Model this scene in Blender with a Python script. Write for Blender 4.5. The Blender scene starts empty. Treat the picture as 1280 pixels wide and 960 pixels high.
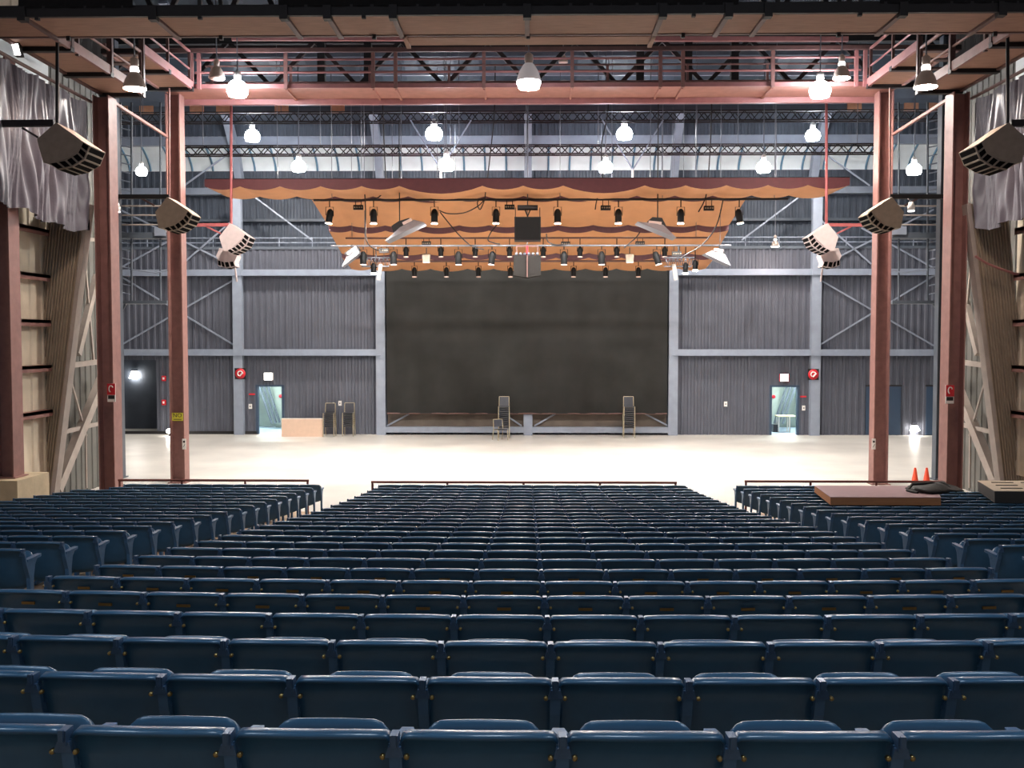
import bpy, math, random
from mathutils import Vector, Matrix, Euler
random.seed(7)
S = bpy.context.scene
COL = S.collection
PI = math.pi
# ------------------------------------------------------------------ camera
F = 1250.0
CZ = 4.30
PITCH = math.atan(55 / F)
YAW = math.atan(20 / F)
cam = bpy.data.cameras.new('camera')
cam.sensor_width = 36
cam.lens = 36 * F / 1280
cam.clip_end = 300
camo = bpy.data.objects.new('camera', cam)
COL.objects.link(camo)
camo.location = (0, 0, CZ)
camo.rotation_euler = (PI / 2 - PITCH, 0, YAW)
S.camera = camo
RM = Euler(camo.rotation_euler).to_matrix()


def ray(px, py):
    return RM @ Vector(((px - 640) / F, (480 - py) / F, -1))


def P(px, py, d):
    r = ray(px, py)
    return Vector((0, 0, CZ)) + r * (d / r.y)


def PX(px, py, X):
    r = ray(px, py)
    return Vector((0, 0, CZ)) + r * (X / r.x)


def PZ(px, py, Z):
    r = ray(px, py)
    return Vector((0, 0, CZ)) + r * ((Z - CZ) / r.z)


def proj(v):
    q = RM.transposed() @ (Vector(v) - Vector((0, 0, CZ)))
    return (640 + F * q.x / -q.z, 480 - F * q.y / -q.z)


# ------------------------------------------------------------------ materials
def lin(c):
    return tuple((v / 255 / 12.92) if v / 255 <= .04045 else ((v / 255 + .055) / 1.055) ** 2.4 for v in c) + (1,)


def mat(name, col, rough=.6, metal=0, var=.12, scale=6, bump=0, emit=0, stretch=None, bscale=None, spec=.5, ecol=None):
    m = bpy.data.materials.new(name)
    m.use_nodes = True
    nt = m.node_tree
    b = nt.nodes['Principled BSDF']
    b.inputs['Roughness'].default_value = rough
    b.inputs['Metallic'].default_value = metal
    b.inputs['Specular IOR Level'].default_value = spec
    c = lin(col)
    tc = nt.nodes.new('ShaderNodeTexCoord')
    mp = nt.nodes.new('ShaderNodeMapping')
    nt.links.new(tc.outputs['Object'], mp.inputs['Vector'])
    if stretch:
        mp.inputs['Scale'].default_value = stretch
    n = nt.nodes.new('ShaderNodeTexNoise')
    n.inputs['Scale'].default_value = scale
    n.inputs['Detail'].default_value = 4
    nt.links.new(mp.outputs[0], n.inputs['Vector'])
    cr = nt.nodes.new('ShaderNodeValToRGB')
    cr.color_ramp.elements[0].position = .3
    cr.color_ramp.elements[1].position = .7
    cr.color_ramp.elements[0].color = tuple(v * (1 - var) for v in c[:3]) + (1,)
    cr.color_ramp.elements[1].color = tuple(min(1, v * (1 + var)) for v in c[:3]) + (1,)
    nt.links.new(n.outputs['Fac'], cr.inputs[0])
    nt.links.new(cr.outputs[0], b.inputs['Base Color'])
    if bump:
        n2 = nt.nodes.new('ShaderNodeTexNoise')
        n2.inputs['Scale'].default_value = bscale or scale * 3
        nt.links.new(mp.outputs[0], n2.inputs['Vector'])
        bp = nt.nodes.new('ShaderNodeBump')
        bp.inputs['Strength'].default_value = bump
        bp.inputs['Distance'].default_value = .02
        nt.links.new(n2.outputs['Fac'], bp.inputs['Height'])
        nt.links.new(bp.outputs[0], b.inputs['Normal'])
    if emit:
        b.inputs['Emission Color'].default_value = lin(ecol or col)
        b.inputs['Emission Strength'].default_value = emit
    return m


LAMP = 1150
M = {}
M['blue'] = mat('blue_plastic', (52, 94, 124), .28, var=.08, scale=9, bump=.05)
M['blue_arm'] = mat('blue_enamel', (66, 106, 142), .4, var=.12, scale=20)
M['bracket'] = mat('bare_steel_bracket', (72, 100, 130), .35, .3, scale=30)
M['brass'] = mat('brass_bolt', (170, 145, 90), .35, .8, scale=30)
M['plaque'] = mat('gold_plaque', (150, 120, 70), .4, .5, scale=30)
M['aud_floor'] = mat('tan_concrete', (168, 144, 118), .7, var=.18, scale=2, bump=.1)
M['stage_floor'] = mat('polished_concrete', (208, 205, 198), .33, var=.13, scale=.5, bump=.12, bscale=1.5)
M['wall'] = mat('dark_corrugated_steel', (83, 86, 97), .62, var=.1, scale=1.5)
M['wall_up'] = mat('dark_upper_cladding', (70, 78, 90), .6, var=.15, scale=1.5)
M['roof'] = mat('dark_roof_deck', (50, 60, 70), .55, var=.25, scale=.8)
M['strip'] = mat('white_insulation', (238, 246, 248), .5, var=.05, scale=2)
M['rib'] = mat('pale_blue_rib', (96, 132, 156), .5)
M['post'] = mat('grey_painted_steel', (140, 149, 164), .5, var=.08, scale=3)
M['post_dark'] = mat('slate_steel', (86, 94, 104), .5, var=.1, scale=3)
M['pink'] = mat('red_oxide_primer_steel', (144, 104, 98), .55, var=.14, scale=5, bump=.05)
M['pinklight'] = mat('pink_painted_steel', (166, 112, 110), .5, var=.1, scale=5)
M['brown_steel'] = mat('brown_steel', (98, 70, 66), .5, var=.15, scale=5)
M['ply'] = mat('tan_plywood', (160, 122, 104), .7, var=.16, scale=5, stretch=(.5, 4, 4))
M['ply_pink'] = mat('pinkish_plywood', (172, 118, 106), .65, var=.1, scale=4)
M['blocks'] = mat('orange_wood_block', (205, 150, 118), .7, var=.1)
M['black'] = mat('black_painted_steel', (28, 26, 28), .55, var=.2, scale=6)
M['blackcloth'] = mat('black_drape', (16, 15, 16), .9, var=.3, scale=10)
M['truss'] = mat('dark_truss_steel', (22, 22, 25), .7, var=.2, scale=6)
M['truss_red'] = mat('dark_red_steel', (42, 33, 35), .65, var=.2, scale=6)
M['screen'] = mat('black_scrim', (47, 47, 46), .95, var=.18, scale=.7, spec=.15)
M['scrimlow'] = mat('brown_scrim_hem', (110, 100, 92), .85, var=.2, scale=1.2, spec=.2)
M['orange'] = mat('orange_acoustic_panel', (206, 146, 100), .6, var=.05, scale=1.5)
M['mauve'] = mat('mauve_panel_edge', (112, 78, 86), .7, var=.08)
M['maroon'] = mat('maroon_panel_edge', (84, 36, 40), .7, var=.08)
M['curtain'] = mat('grey_satin_curtain', (92, 88, 99), .4, var=.12, scale=3, bump=.15, bscale=14)
M['beige'] = mat('beige_wall_sheet', (228, 216, 194), .65, var=.06, scale=3)
M['slant'] = mat('taupe_corrugated_sheet', (166, 152, 134), .6, var=.1, scale=3)
M['greywall'] = mat('grey_side_sheet', (112, 112, 108), .65, var=.12, scale=2)
M['brace'] = mat('pale_brace_steel', (172, 162, 154), .5, var=.1, scale=4)
M['concrete'] = mat('plinth_concrete', (196, 180, 150), .8, var=.1, scale=4, bump=.2)
M['spk'] = mat('taupe_speaker_cabinet', (152, 138, 122), .6, var=.1, scale=8)
M['spk_brown'] = mat('brown_cluster_cabinet', (28, 25, 23), .75, var=.1, scale=8, spec=.2)
M['spk_white'] = mat('off_white_speaker_cabinet', (208, 192, 190), .5, var=.06, scale=8)
M['slot'] = mat('dark_horn_slot', (20, 18, 18), .95, spec=.04)
M['spk_dark'] = mat('black_speaker_grille', (26, 26, 28), .9, var=.3, scale=60)
M['reflector'] = mat('grey_reflector', (150, 149, 156), .35, .3, var=.06)
M['dome'] = mat('ribbed_dome_glass', (150, 136, 128), .3, .1, var=.1, emit=.07, ecol=(210, 175, 155))
M['lamp'] = mat('lit_lamp', (255, 252, 250), .5, emit=LAMP, ecol=(255, 244, 232), var=0)
M['globe'] = mat('lit_globe', (255, 252, 250), .5, emit=95, ecol=(240, 246, 255), var=0)
M['lamp_warm'] = mat('lit_house_lamp', (255, 240, 225), .5, emit=260, ecol=(255, 228, 212), var=0)
M['par_on'] = mat('lit_par_lamp', (255, 250, 245), .5, emit=3500, ecol=(255, 251, 246), var=0)
M['lamp_side'] = mat('lit_outer_lamp', (255, 252, 250), .5, emit=150, ecol=(255, 246, 240), var=0)
M['lamp_fill'] = mat('added_fill_lamp', (240, 248, 255), .5, emit=240, ecol=(215, 235, 255), var=0)  # emission of the added fill lamps over the seats, out of view
M['lamp_stage'] = mat('lit_par_lens', (255, 250, 245), .5, emit=38, ecol=(255, 248, 238), var=0)
M['lamp_room'] = mat('lit_room_tube', (235, 250, 255), .5, emit=330, ecol=(238, 250, 246), var=0)
M['dome_glow'] = mat('glowing_dome', (200, 190, 190), .4, emit=.35, var=0)
M['can_black'] = mat('black_can_enamel', (11, 11, 12), .6, var=.2, spec=.25)
M['lens'] = mat('pale_lens', (225, 200, 190), .2, var=.05)
M['exit'] = mat('lit_exit_face', (250, 250, 250), .5, emit=4, ecol=(255, 252, 250), var=0)
M['red'] = mat('sign_red', (200, 30, 45), .5)
M['white'] = mat('sign_white', (235, 232, 228), .6, var=.03)
M['yellow'] = mat('sign_yellow', (205, 195, 60), .6, var=.05)
M['redpipe'] = mat('red_painted_pipe', (180, 96, 96), .5)
M['railing'] = mat('brown_red_railing', (110, 58, 50), .45, .2)
M['cone'] = mat('orange_cone_rubber', (240, 80, 45), .55, var=.05)
M['board_sheen'] = mat('mauve_board_sheen', (150, 118, 122), .45, var=.08)  # mauve is the lit sheen on the brown board, put into its colour
M['board_edge'] = mat('brown_board_edge', (176, 116, 72), .6, var=.12, scale=4, stretch=(.5, 4, 4))
M['bag'] = mat('black_bag_cloth', (20, 19, 20), .7, var=.3, scale=8, bump=.3)
M['dark_board'] = mat('dark_deck_side', (44, 42, 40), .6)
M['grey_board'] = mat('grey_deck_top', (172, 158, 140), .6, var=.1)
M['fold_table'] = mat('pink_beige_tabletop', (214, 184, 162), .5, var=.04)
M['chrome'] = mat('chair_chrome', (190, 178, 150), .3, .4)
M['chairblack'] = mat('black_chair_vinyl', (58, 60, 68), .4, var=.1)
M['doorblue'] = mat('blue_grey_door', (52, 70, 92), .5, var=.05)
M['room_wall'] = mat('white_room_wall', (215, 225, 225), .7, var=.03)
M['room_grey'] = mat('grey_room_panel', (140, 150, 144), .6, var=.05)
M['room_floor'] = mat('blue_room_floor', (176, 194, 212), .5, var=.05)
M['tabletop'] = mat('cream_tabletop', (240, 235, 200), .5, var=.03)
M['cable'] = mat('dark_cable', (38, 34, 36), .6)
M['wire'] = mat('steel_wire', (110, 112, 120), .4, .5)


# ------------------------------------------------------------------ mesh builder
class MB:
    def __init__(s):
        s.v = []
        s.f = []
        s.m = []
        s.sm = []
        s.cur = 0
        s.smooth = False

    def add(s, vs, fs, smooth=None):
        o = len(s.v)
        s.v += [Vector(v) for v in vs]
        for f in fs:
            s.f.append(tuple(i + o for i in f))
            s.m.append(s.cur)
            s.sm.append(s.smooth if smooth is None else smooth)
        return s

    def box(s, x0, x1, y0, y1, z0, z1):
        return s.add([(x0, y0, z0), (x1, y0, z0), (x1, y1, z0), (x0, y1, z0), (x0, y0, z1), (x1, y0, z1), (x1, y1, z1), (x0, y1, z1)],
                     [(0, 3, 2, 1), (4, 5, 6, 7), (0, 1, 5, 4), (1, 2, 6, 5), (2, 3, 7, 6), (3, 0, 4, 7)], False)

    def hexa(s, p):      # 8 points: bottom loop then top loop
        return s.add(p, [(0, 3, 2, 1), (4, 5, 6, 7), (0, 1, 5, 4), (1, 2, 6, 5), (2, 3, 7, 6), (3, 0, 4, 7)], False)

    def bar(s, a, b, w, h=None, up=(0, 0, 1)):     # rectangular bar between two points
        a = Vector(a)
        b = Vector(b)
        h = h or w
        t = (b - a).normalized()
        u = Vector(up)
        if abs(t.dot(u)) > .95:
            u = Vector((0, 1, 0))
        r = t.cross(u).normalized() * w / 2
        u = r.cross(t).normalized() * h / 2
        return s.hexa([a - r - u, a + r - u, b + r - u, b - r - u, a - r + u, a + r + u, b + r + u, b - r + u])

    def tube(s, pts, r, n=8):
        pts = [Vector(p) for p in pts]
        rings = []
        ref = None
        for i, p in enumerate(pts):
            t = (pts[min(i + 1, len(pts) - 1)] - pts[max(i - 1, 0)]).normalized()
            if ref is None:
                ref = Vector((0, 0, 1)) if abs(t.z) < .9 else Vector((1, 0, 0))
            a = t.cross(ref).normalized()
            b = a.cross(t)
            ref = b
            rr = r[i] if isinstance(r, (list, tuple)) else r
            rings.append([p + (a * math.cos(q * 2 * PI / n) + b * math.sin(q * 2 * PI / n)) * rr for q in range(n)])
        vs = [v for g in rings for v in g]
        fs = []
        for i in range(len(rings) - 1):
            for q in range(n):
                k = (q + 1) % n
                fs.append((i * n + q, i * n + k, i * n + n + k, i * n + n + q))
        s.add(vs, fs, n > 4)
        s.add(rings[0], [tuple(range(n))], False)
        s.add(rings[-1], [tuple(range(n))[::-1]], False)
        return s

    def lathe(s, prof, n=20, c=(0, 0, 0), rot=None, close=False):
        vs = []
        for r, z in prof:
            for q in range(n):
                v = Vector((r * math.cos(q * 2 * PI / n), r * math.sin(q * 2 * PI / n), z))
                if rot:
                    v = rot @ v
                vs.append(v + Vector(c))
        fs = []
        for i in range(len(prof) - 1):
            for q in range(n):
                k = (q + 1) % n
                fs.append((i * n + q, i * n + k, i * n + n + k, i * n + n + q))
        fs.append(tuple(range(n))[::-1])
        fs.append(tuple(range((len(prof) - 1) * n, len(prof) * n)))
        return s.add(vs, fs, True)

    def prism(s, poly, d):       # poly of 3-D points, extruded by vector d
        n = len(poly)
        d = Vector(d)
        vs = [Vector(p) for p in poly] + [Vector(p) + d for p in poly]
        fs = [tuple(range(n))[::-1], tuple(range(n, 2 * n))]
        fs += [(i, (i + 1) % n, n + (i + 1) % n, n + i) for i in range(n)]
        return s.add(vs, fs, False)

    def corr(s, x0, x1, z0, z1, y, pitch=.3, dep=.045):     # vertical ribbed sheet facing -Y
        n = max(1, int(round((x1 - x0) / pitch)))
        xs = []
        p = (x1 - x0) / n
        for i in range(n):
            a = x0 + i * p
            xs += [(a, y), (a + .45 * p, y), (a + .55 * p, y - dep), (a + .9 * p, y - dep)]
        xs.append((x1, y))
        vs = [(x, yy, z0) for x, yy in xs] + [(x, yy, z1) for x, yy in xs]
        k = len(xs)
        return s.add(vs, [(i, i + 1, k + i + 1, k + i) for i in range(k - 1)], False)

    def grid(s, rows, smooth=True):
        w = len(rows[0])
        vs = [v for r in rows for v in r]
        fs = [(i * w + j, i * w + j + 1, i * w + w + j + 1, i * w + w + j) for i in range(len(rows) - 1) for j in range(w - 1)]
        return s.add(vs, fs, smooth)

    def mesh(s, name, mats):
        me = bpy.data.meshes.new(name)
        me.from_pydata([tuple(v) for v in s.v], [], s.f)
        for mm in (mats if isinstance(mats, (list, tuple)) else [mats]):
            me.materials.append(M[mm])
        me.polygons.foreach_set('material_index', s.m)
        me.polygons.foreach_set('use_smooth', s.sm)
        me.update()
        return me

    def build(s, name, mats, parent=None, origin=True):
        if parent is None and origin:
            lo = Vector([min(v[i] for v in s.v) for i in range(3)])
            hi = Vector([max(v[i] for v in s.v) for i in range(3)])
            c = Vector(((lo.x + hi.x) / 2, (lo.y + hi.y) / 2, lo.z))
            s.v = [v - c for v in s.v]
        else:
            c = Vector((0, 0, 0))
            if parent is not None:
                q = parent
                off = Vector((0, 0, 0))
                if not parent.get('_local'):
                    while q is not None:
                        off += q.location
                        q = q.parent
                    s.v = [v - off for v in s.v]
        o = bpy.data.objects.new(name, s.mesh(name, mats))
        COL.objects.link(o)
        o.location = c
        if parent is not None:
            o.parent = parent
        return o


def tag(o, label=None, cat=None, group=None, kind=None):
    if label:
        o['label'] = label
    if cat:
        o['category'] = cat
    if group:
        o['group'] = group
    if kind:
        o['kind'] = kind
    return o


def empty(name, loc, label=None, cat=None, group=None, kind=None):
    o = bpy.data.objects.new(name, None)
    o.empty_display_size = .1
    COL.objects.link(o)
    o.location = loc
    return tag(o, label, cat, group, kind)


def text_part(txt, size, loc, parent, matname, rot=(PI / 2, 0, 0)):
    cu = bpy.data.curves.new('lettering', 'FONT')
    cu.body = txt
    cu.size = size
    cu.align_x = 'CENTER'
    cu.align_y = 'CENTER'
    cu.extrude = .002
    to = bpy.data.objects.new('lettering', cu)
    COL.objects.link(to)
    dg = bpy.context.evaluated_depsgraph_get()
    me = bpy.data.meshes.new_from_object(to.evaluated_get(dg))
    bpy.data.objects.remove(to)
    me.materials.clear()
    me.materials.append(M[matname])
    o = bpy.data.objects.new('lettering', me)
    COL.objects.link(o)
    o.parent = parent
    o.location = Vector(loc) - parent.location
    o.rotation_euler = rot
    return o


ORD = ('zeroth first second third fourth fifth sixth seventh eighth ninth tenth eleventh twelfth thirteenth fourteenth fifteenth '
       'sixteenth seventeenth eighteenth nineteenth twentieth').split() + ['twenty-' + w for w in 'first second third fourth fifth sixth'.split()]

# ------------------------------------------------------------------ seating rows
ROWY = [918, 850, 804, 770, 745, 727.5, 712, 699.4, 688.4, 679.5, 672, 665, 658.7, 653.3, 649, 644.7, 640.8, 636.5, 632, 628.3, 624.4, 621,
        616.9, 613.7, 610.6, 606.4]
PIT = .53
SH = .82
ROWS = []
for k in range(26):
    d = F * PIT * (.0047 + .00126 * k) - .03
    ROWS.append((d, P(690, ROWY[k], d).z - SH))
# smooth the rake slightly
zz = [r[1] for r in ROWS]
zz = [zz[0]] + [(zz[i - 1] + 2 * zz[i] + zz[i + 1]) / 4 for i in range(1, 25)] + [zz[25]]
ROWS = [(r[0], z) for r, z in zip(ROWS, zz)]
Z0 = ROWS[-1][1]      # stage level


def floor_z(y):
    if y <= ROWS[0][0]:
        return ROWS[0][1] + (ROWS[0][0] - y) * .13
    for (a, za), (b, zb) in zip(ROWS, ROWS[1:]):
        if y <= b:
            return za + (zb - za) * (y - a) / (b - a)
    return Z0


mb = MB()
ys = [-3, 0, 1.5] + [r[0] for r in ROWS] + [24.9]
mb.grid([[(x, y, floor_z(y)) for x in (-12.2, -6, 0, 6, 12.2)] for y in ys], True)
mb.add([(-12.2, 24.9, Z0), (12.2, 24.9, Z0), (12.2, 24.9, Z0 - .3), (-12.2, 24.9, Z0 - .3), (-12.2, -3, Z0 - .3), (12.2, -3, Z0 - .3)],
       [(0, 1, 2, 3), (3, 2, 5, 4)])
tag(mb.build('floor', 'aud_floor', origin=False), kind='structure')
mb = MB().box(-25, 25, 24.9, 49.5, Z0 - .3, Z0)
tag(mb.build('floor_stage', 'stage_floor', origin=False), kind='structure')


def back_mesh():
    m = MB()
    m.smooth = True
    W = .505
    us = [-1, -.985, -.93, -.8, -.6, -.35, 0, .35, .6, .8, .93, .985, 1]
    rows = []
    for u in us:
        top = SH - .014 * abs(u) ** 2.5 - (.03 if abs(u) > .99 else .012 if abs(u) > .98 else 0)
        bot = .36 + .05 * abs(u) ** 3 + (.03 if abs(u) > .99 else 0)
        fwd = .035 * u * u
        prof = []
        # closed cross-section in (y, z), camera side first
        H = top - bot
        prof = [(.135, 0), (.108, .12), (.072, .4), (.034, .75), (.016, .935), (-.006, .952), (-.014, .968), (-.01, .985), (.004, .996), (.03, 1.0), (.048, .985),
                (.048, .93), (.062, .75), (.1, .4), (.135, .12), (.16, 0)]
        rows.append([(u * W / 2, y + fwd, bot + z * H) for y, z in prof])
    n = len(rows[0])
    vs = [v for r in rows for v in r]
    fs = []
    for i in range(len(rows) - 1):
        for j in range(n):
            k = (j + 1) % n
            fs.append((i * n + j, i * n + n + j, i * n + n + k, i * n + k))
    fs.append(tuple(range(n)))
    fs.append(tuple(range((len(rows) - 1) * n, len(rows) * n))[::-1])
    m.add(vs, fs, True)
    return m


def pan_mesh():       # tipped-up seat pan, pivots at (.2,.42)
    m = MB()
    W = .43
    us = [-1, -.98, -.94, -.88, -.8, -.7, -.6, -.3, 0, .3, .6, .7, .8, .88, .94, .98, 1]
    rows = []
    a = Vector((.185, .40))
    b = Vector((.37, .722))
    t = (b - a).normalized()
    nn = Vector((-t.y, t.x))
    L = (b - a).length
    for u in us:
        end = L * (1 - .015 * u * u - .20 * max(0, (abs(u) - .6) / .4) ** 3)
        th = .022 if abs(u) < .99 else .01
        pr = []
        for s_, h in ((0, -1), (.3, -1.1), (.7, -1.2), (.86, -1.8), (.94, -1.9), (.99, -1.2), (1.0, -.2), (1.0, .8), (.98, 1.3), (.9, 1.2), (.7, .7), (.3, .5), (0, 1)):
            q = a + t * (end * s_) + nn * (th * h)
            pr.append((u * W / 2, q.x, q.y))
        rows.append(pr)
    n = len(rows[0])
    vs = [v for r in rows for v in r]
    fs = []
    for i in range(len(rows) - 1):
        for j in range(n):
            k = (j + 1) % n
            fs.append((i * n + j, i * n + n + j, i * n + n + k, i * n + k))
    fs.append(tuple(range(n)))
    fs.append(tuple(range((len(rows) - 1) * n, len(rows) * n))[::-1])
    m.add(vs, fs, True)
    return m


def leg_mesh(x):      # cast standard: foot, slim column, flared shoulder under the armrest
    m = MB()
    t = .02
    pr = [(.06, .0), (.32, .0), (.32, .025), (.20, .05), (.185, .3), (.19, .50), (.22, .62), (.27, .675), (.06, .675), (.05, .72), (.035, .78), (.015, .78), (.04, .66),
          (.11, .5), (.125, .3), (.12, .05), (.06, .025)]
    m.prism([(x - t, y, z) for y, z in pr], (2 * t, 0, 0))
    return m


def arm_mesh(x):
    m = MB()
    pr = [(-.022, .07), (.022, .07), (.028, .14), (.03, .31), (.02, .35), (-.02, .35), (-.03, .31), (-.028, .14)]
    m.prism([(x + a, y, .672 + .02 * (y - .07)) for a, y in pr][::-1], (0, 0, .026))
    return m


def bracket_mesh(x):
    m = MB()
    m.box(x - .013, x + .013, -.008, .045, .765, .814)
    m.box(x - .008, x + .008, -.018, -.006, .78, .819)
    m.prism([(x - .03, -.002, .742), (x + .03, -.002, .742), (x + .02, -.002, .775), (x - .02, -.002, .775)], (0, .02, 0))
    return m


def bolt_mesh(x, side):
    m = MB()
    R = Matrix.Rotation(PI / 2, 3, 'X')
    for sx in (side * .038,):
        m.lathe([(.0095, 0), (.0095, .012), (.005, .018)], 8, (x + sx, .014, .742), R)
    return m


def plaque_mesh():
    return MB().box(-.045, .045, .02, .034, .72, .738)


ME = {'backrest': (back_mesh(), 'blue'), 'seat': (pan_mesh(), 'blue'), 'leg': (leg_mesh(-PIT / 2), 'blue_arm'), 'leg_end': (leg_mesh(PIT / 2), 'blue_arm'),
      'armrest': (arm_mesh(-PIT / 2), 'blue_arm'), 'arm_end': (arm_mesh(PIT / 2), 'blue_arm'), 'bracket': (bracket_mesh(-PIT / 2), 'bracket'),
      'bolt': (bolt_mesh(-PIT / 2, -1), 'brass'), 'bolt_b': (bolt_mesh(-PIT / 2, 1), 'brass'), 'bracket_end': (bracket_mesh(PIT / 2), 'bracket'), 'plaque': (plaque_mesh(), 'plaque')}
DATA = {k: m.mesh({'leg_end': 'leg', 'arm_end': 'armrest', 'bracket_end': 'bracket', 'bolt_b': 'bolt'}.get(k, k), mt) for k, (m, mt) in ME.items()}

BEYOND = []      # seats just past the frame's edge, which join the far rows' mesh
seats = []       # (d, x, y, z, rz, block, rowindex, last-in-row flag, plaque, label)


def vis(x, y, z):
    a, b = proj((x, y, z + .8))
    hw = .3 * F / y
    return -hw < a < 1280 + hw and b < 990 + 40


BLK = {'mid': 'centre block', 'plain': 'plain side block', 'board': 'side block carrying the brown board'}
for k, (d, z) in enumerate(ROWS):
    c = .011 * (25 - k) / 25
    row = []
    for n in range(-7, 7):
        x = .11 + PIT * (n + .5)
        y = d + c * x * x
        if vis(x, y, z):
            row.append((x, y, math.atan(2 * c * x), n == 6))
        else:
            BEYOND.append((d, x, y, z, math.atan(2 * c * x), 'mid', k, n == 6, False, ''))
    full = len(row) == 14
    for i, (x, y, rz, last) in enumerate(row):
        lab = 'blue folding seat in centre block, %s row from camera, %s from the %s' % (
            ORD[k + 1], ORD[len(row) - i], 'board-side aisle' if full else "photo's board-side edge")
        seats.append((d, x, y, z, rz, 'mid', k, last, k in (4, 5) or (k == 6 and n % 3 == 0), lab))
    for blk in ('plain', 'board'):
        sg = -1 if blk == 'plain' else 1
        x0 = -5.02 if sg < 0 else 5.02
        lim = 9.75 if k >= 24 else 10.2
        n = 0
        while True:
            x = x0 + sg * PIT * (n + .5)
            if abs(x) > lim:
                break
            if not vis(x, d, z):
                BEYOND.append((d, x, d, z, 0, blk, k, (n == 0 and sg < 0), False, ''))
                n += 1
                continue
            lab = 'blue folding seat in %s, %s row behind stage rail, %s from the aisle' % (
                'plain side block' if sg < 0 else 'board-strewn side block', ORD[26 - k], ORD[n + 1])
            seats.append((d, x, d, z, 0, blk, k, (n == 0 and sg < 0), False, lab))
            n += 1
        # leftmost standards of the far ends are hidden behind other seats
seats.sort(key=lambda s: (s[0], abs(s[1])))
NEAR = seats[:300]
FAR = seats[300:]
for (d, x, y, z, rz, blk, k, last, plq, lab) in NEAR:
    e = empty('folding_seat', (x, y, z), lab, 'seat', 'blue folding seats of the ' + BLK[blk])
    e.rotation_euler = (0, 0, rz)
    for part, nm in (('backrest', 'backrest'), ('seat', 'seat'), ('leg', 'leg'), ('armrest', 'armrest'), ('bracket', 'bracket'), ('bolt', 'bolt'), ('bolt_b', 'bolt'),
                     ('leg_end', 'leg'), ('arm_end', 'armrest'), ('bracket_end', 'bracket'), ('plaque', 'plaque')):
        if part.endswith('_end') and not last:
            continue
        if part == 'plaque' and not plq:
            continue
        if part.startswith('bolt') and d > 8:
            continue
        o = bpy.data.objects.new(nm, DATA[part])
        COL.objects.link(o)
        o.parent = e
        if nm == 'bracket' and not part.endswith('_end'):
            brk = o
        if nm == 'bolt':
            o.parent = brk
        if part == 'plaque':
            o['label'] = 'small gold number plaque'
mb = MB()
SL = ['blue', 'blue_arm', 'bracket']
for (d, x, y, z, rz, blk, k, last, plq, lab) in FAR + BEYOND:
    R = Matrix.Translation((x, y, z)) @ Matrix.Rotation(rz, 4, 'Z')
    for part in ('backrest', 'seat', 'leg', 'armrest', 'bracket', 'leg_end', 'arm_end'):
        if part.endswith('_end') and not last:
            continue
        src, mt = ME[part]
        mb.cur = SL.index(mt)
        off = len(mb.v)
        mb.v += [R @ v for v in src.v]
        mb.f += [tuple(i + off for i in f) for f in src.f]
        mb.m += [mb.cur] * len(src.f)
        mb.sm += src.sm
o = mb.build('distant_seating', SL)
tag(o, 'far rows of blue folding seats nearest the stage rail', 'seating', kind='stuff')

# stage rails in front of the three blocks
RZ = .80


def stage_rail(name, pxa, pxb, py, label, endside):
    y = 24.55
    a = P(pxa, py, y)
    b = P(pxb, py, y)
    e = empty(name, ((a.x + b.x) / 2, y, Z0), label, 'railing')
    za = (a.z + b.z) / 2
    mb = MB().tube([(a.x, y, za), (b.x, y, za)], .03, 8)
    mb.build('top_rail', 'railing', e)
    n = max(2, int(round((b.x - a.x) / 1.85)) + 1)
    for i in range(n):
        x = a.x + (b.x - a.x) * i / (n - 1)
        x = min(max(x, a.x + .03), b.x - .03)
        MB().tube([(x, y, Z0), (x, y, za)], .028, 8).build('post', 'railing', e)


stage_rail('stage_railing', 148, 386, 600.5, 'brown pipe railing before the plain side block of seats', 1)
stage_rail('stage_railing', 464, 846, 603, 'long brown pipe railing before the centre block of seats', 0)
stage_rail('stage_railing', 931, 1178, 602, 'brown pipe railing before the seats carrying the board', -1)

# ------------------------------------------------------------------ back wall of the stage
DW = 45.5


def XW(px, py=500, d=DW):
    return P(px, py, d).x


zl = P(660, 308, DW).z       # top of the lower wall
wb = empty('wall_back', (0, DW, Z0), kind='structure')
dl0, dl1 = XW(321.5), XW(354)
dr0, dr1 = XW(963), XW(997.5)
ztop = P(660, 482.5, DW).z
XL, XR = -22.0, 22.0
rec = XW(196)
mb = MB()
for a, b in ((rec, dl0), (dl1, dr0), (dr1, XR)):
    mb.corr(a, b, Z0, zl, DW)
for a, b in ((dl0, dl1), (dr0, dr1)):
    mb.corr(a, b, ztop, zl, DW)
mb.corr(XL, rec, P(150, 450, DW).z, zl, DW)
mb.build('lower_sheeting', 'wall', wb)
# recess behind the wall lamp
zr = P(150, 450, DW).z
mb = MB().box(XL, rec + .1, 48.2, 48.3, Z0, zr + .3)
mb.add([(rec, DW, Z0), (rec, 48.2, Z0), (rec, 48.2, zr), (rec, DW, zr)], [(0, 1, 2, 3)])
mb.add([(XL, DW, zr), (rec, DW, zr), (rec, 48.2, zr), (XL, 48.2, zr)], [(0, 1, 2, 3)])
mb.build('recess', 'wall_up', wb)
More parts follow.
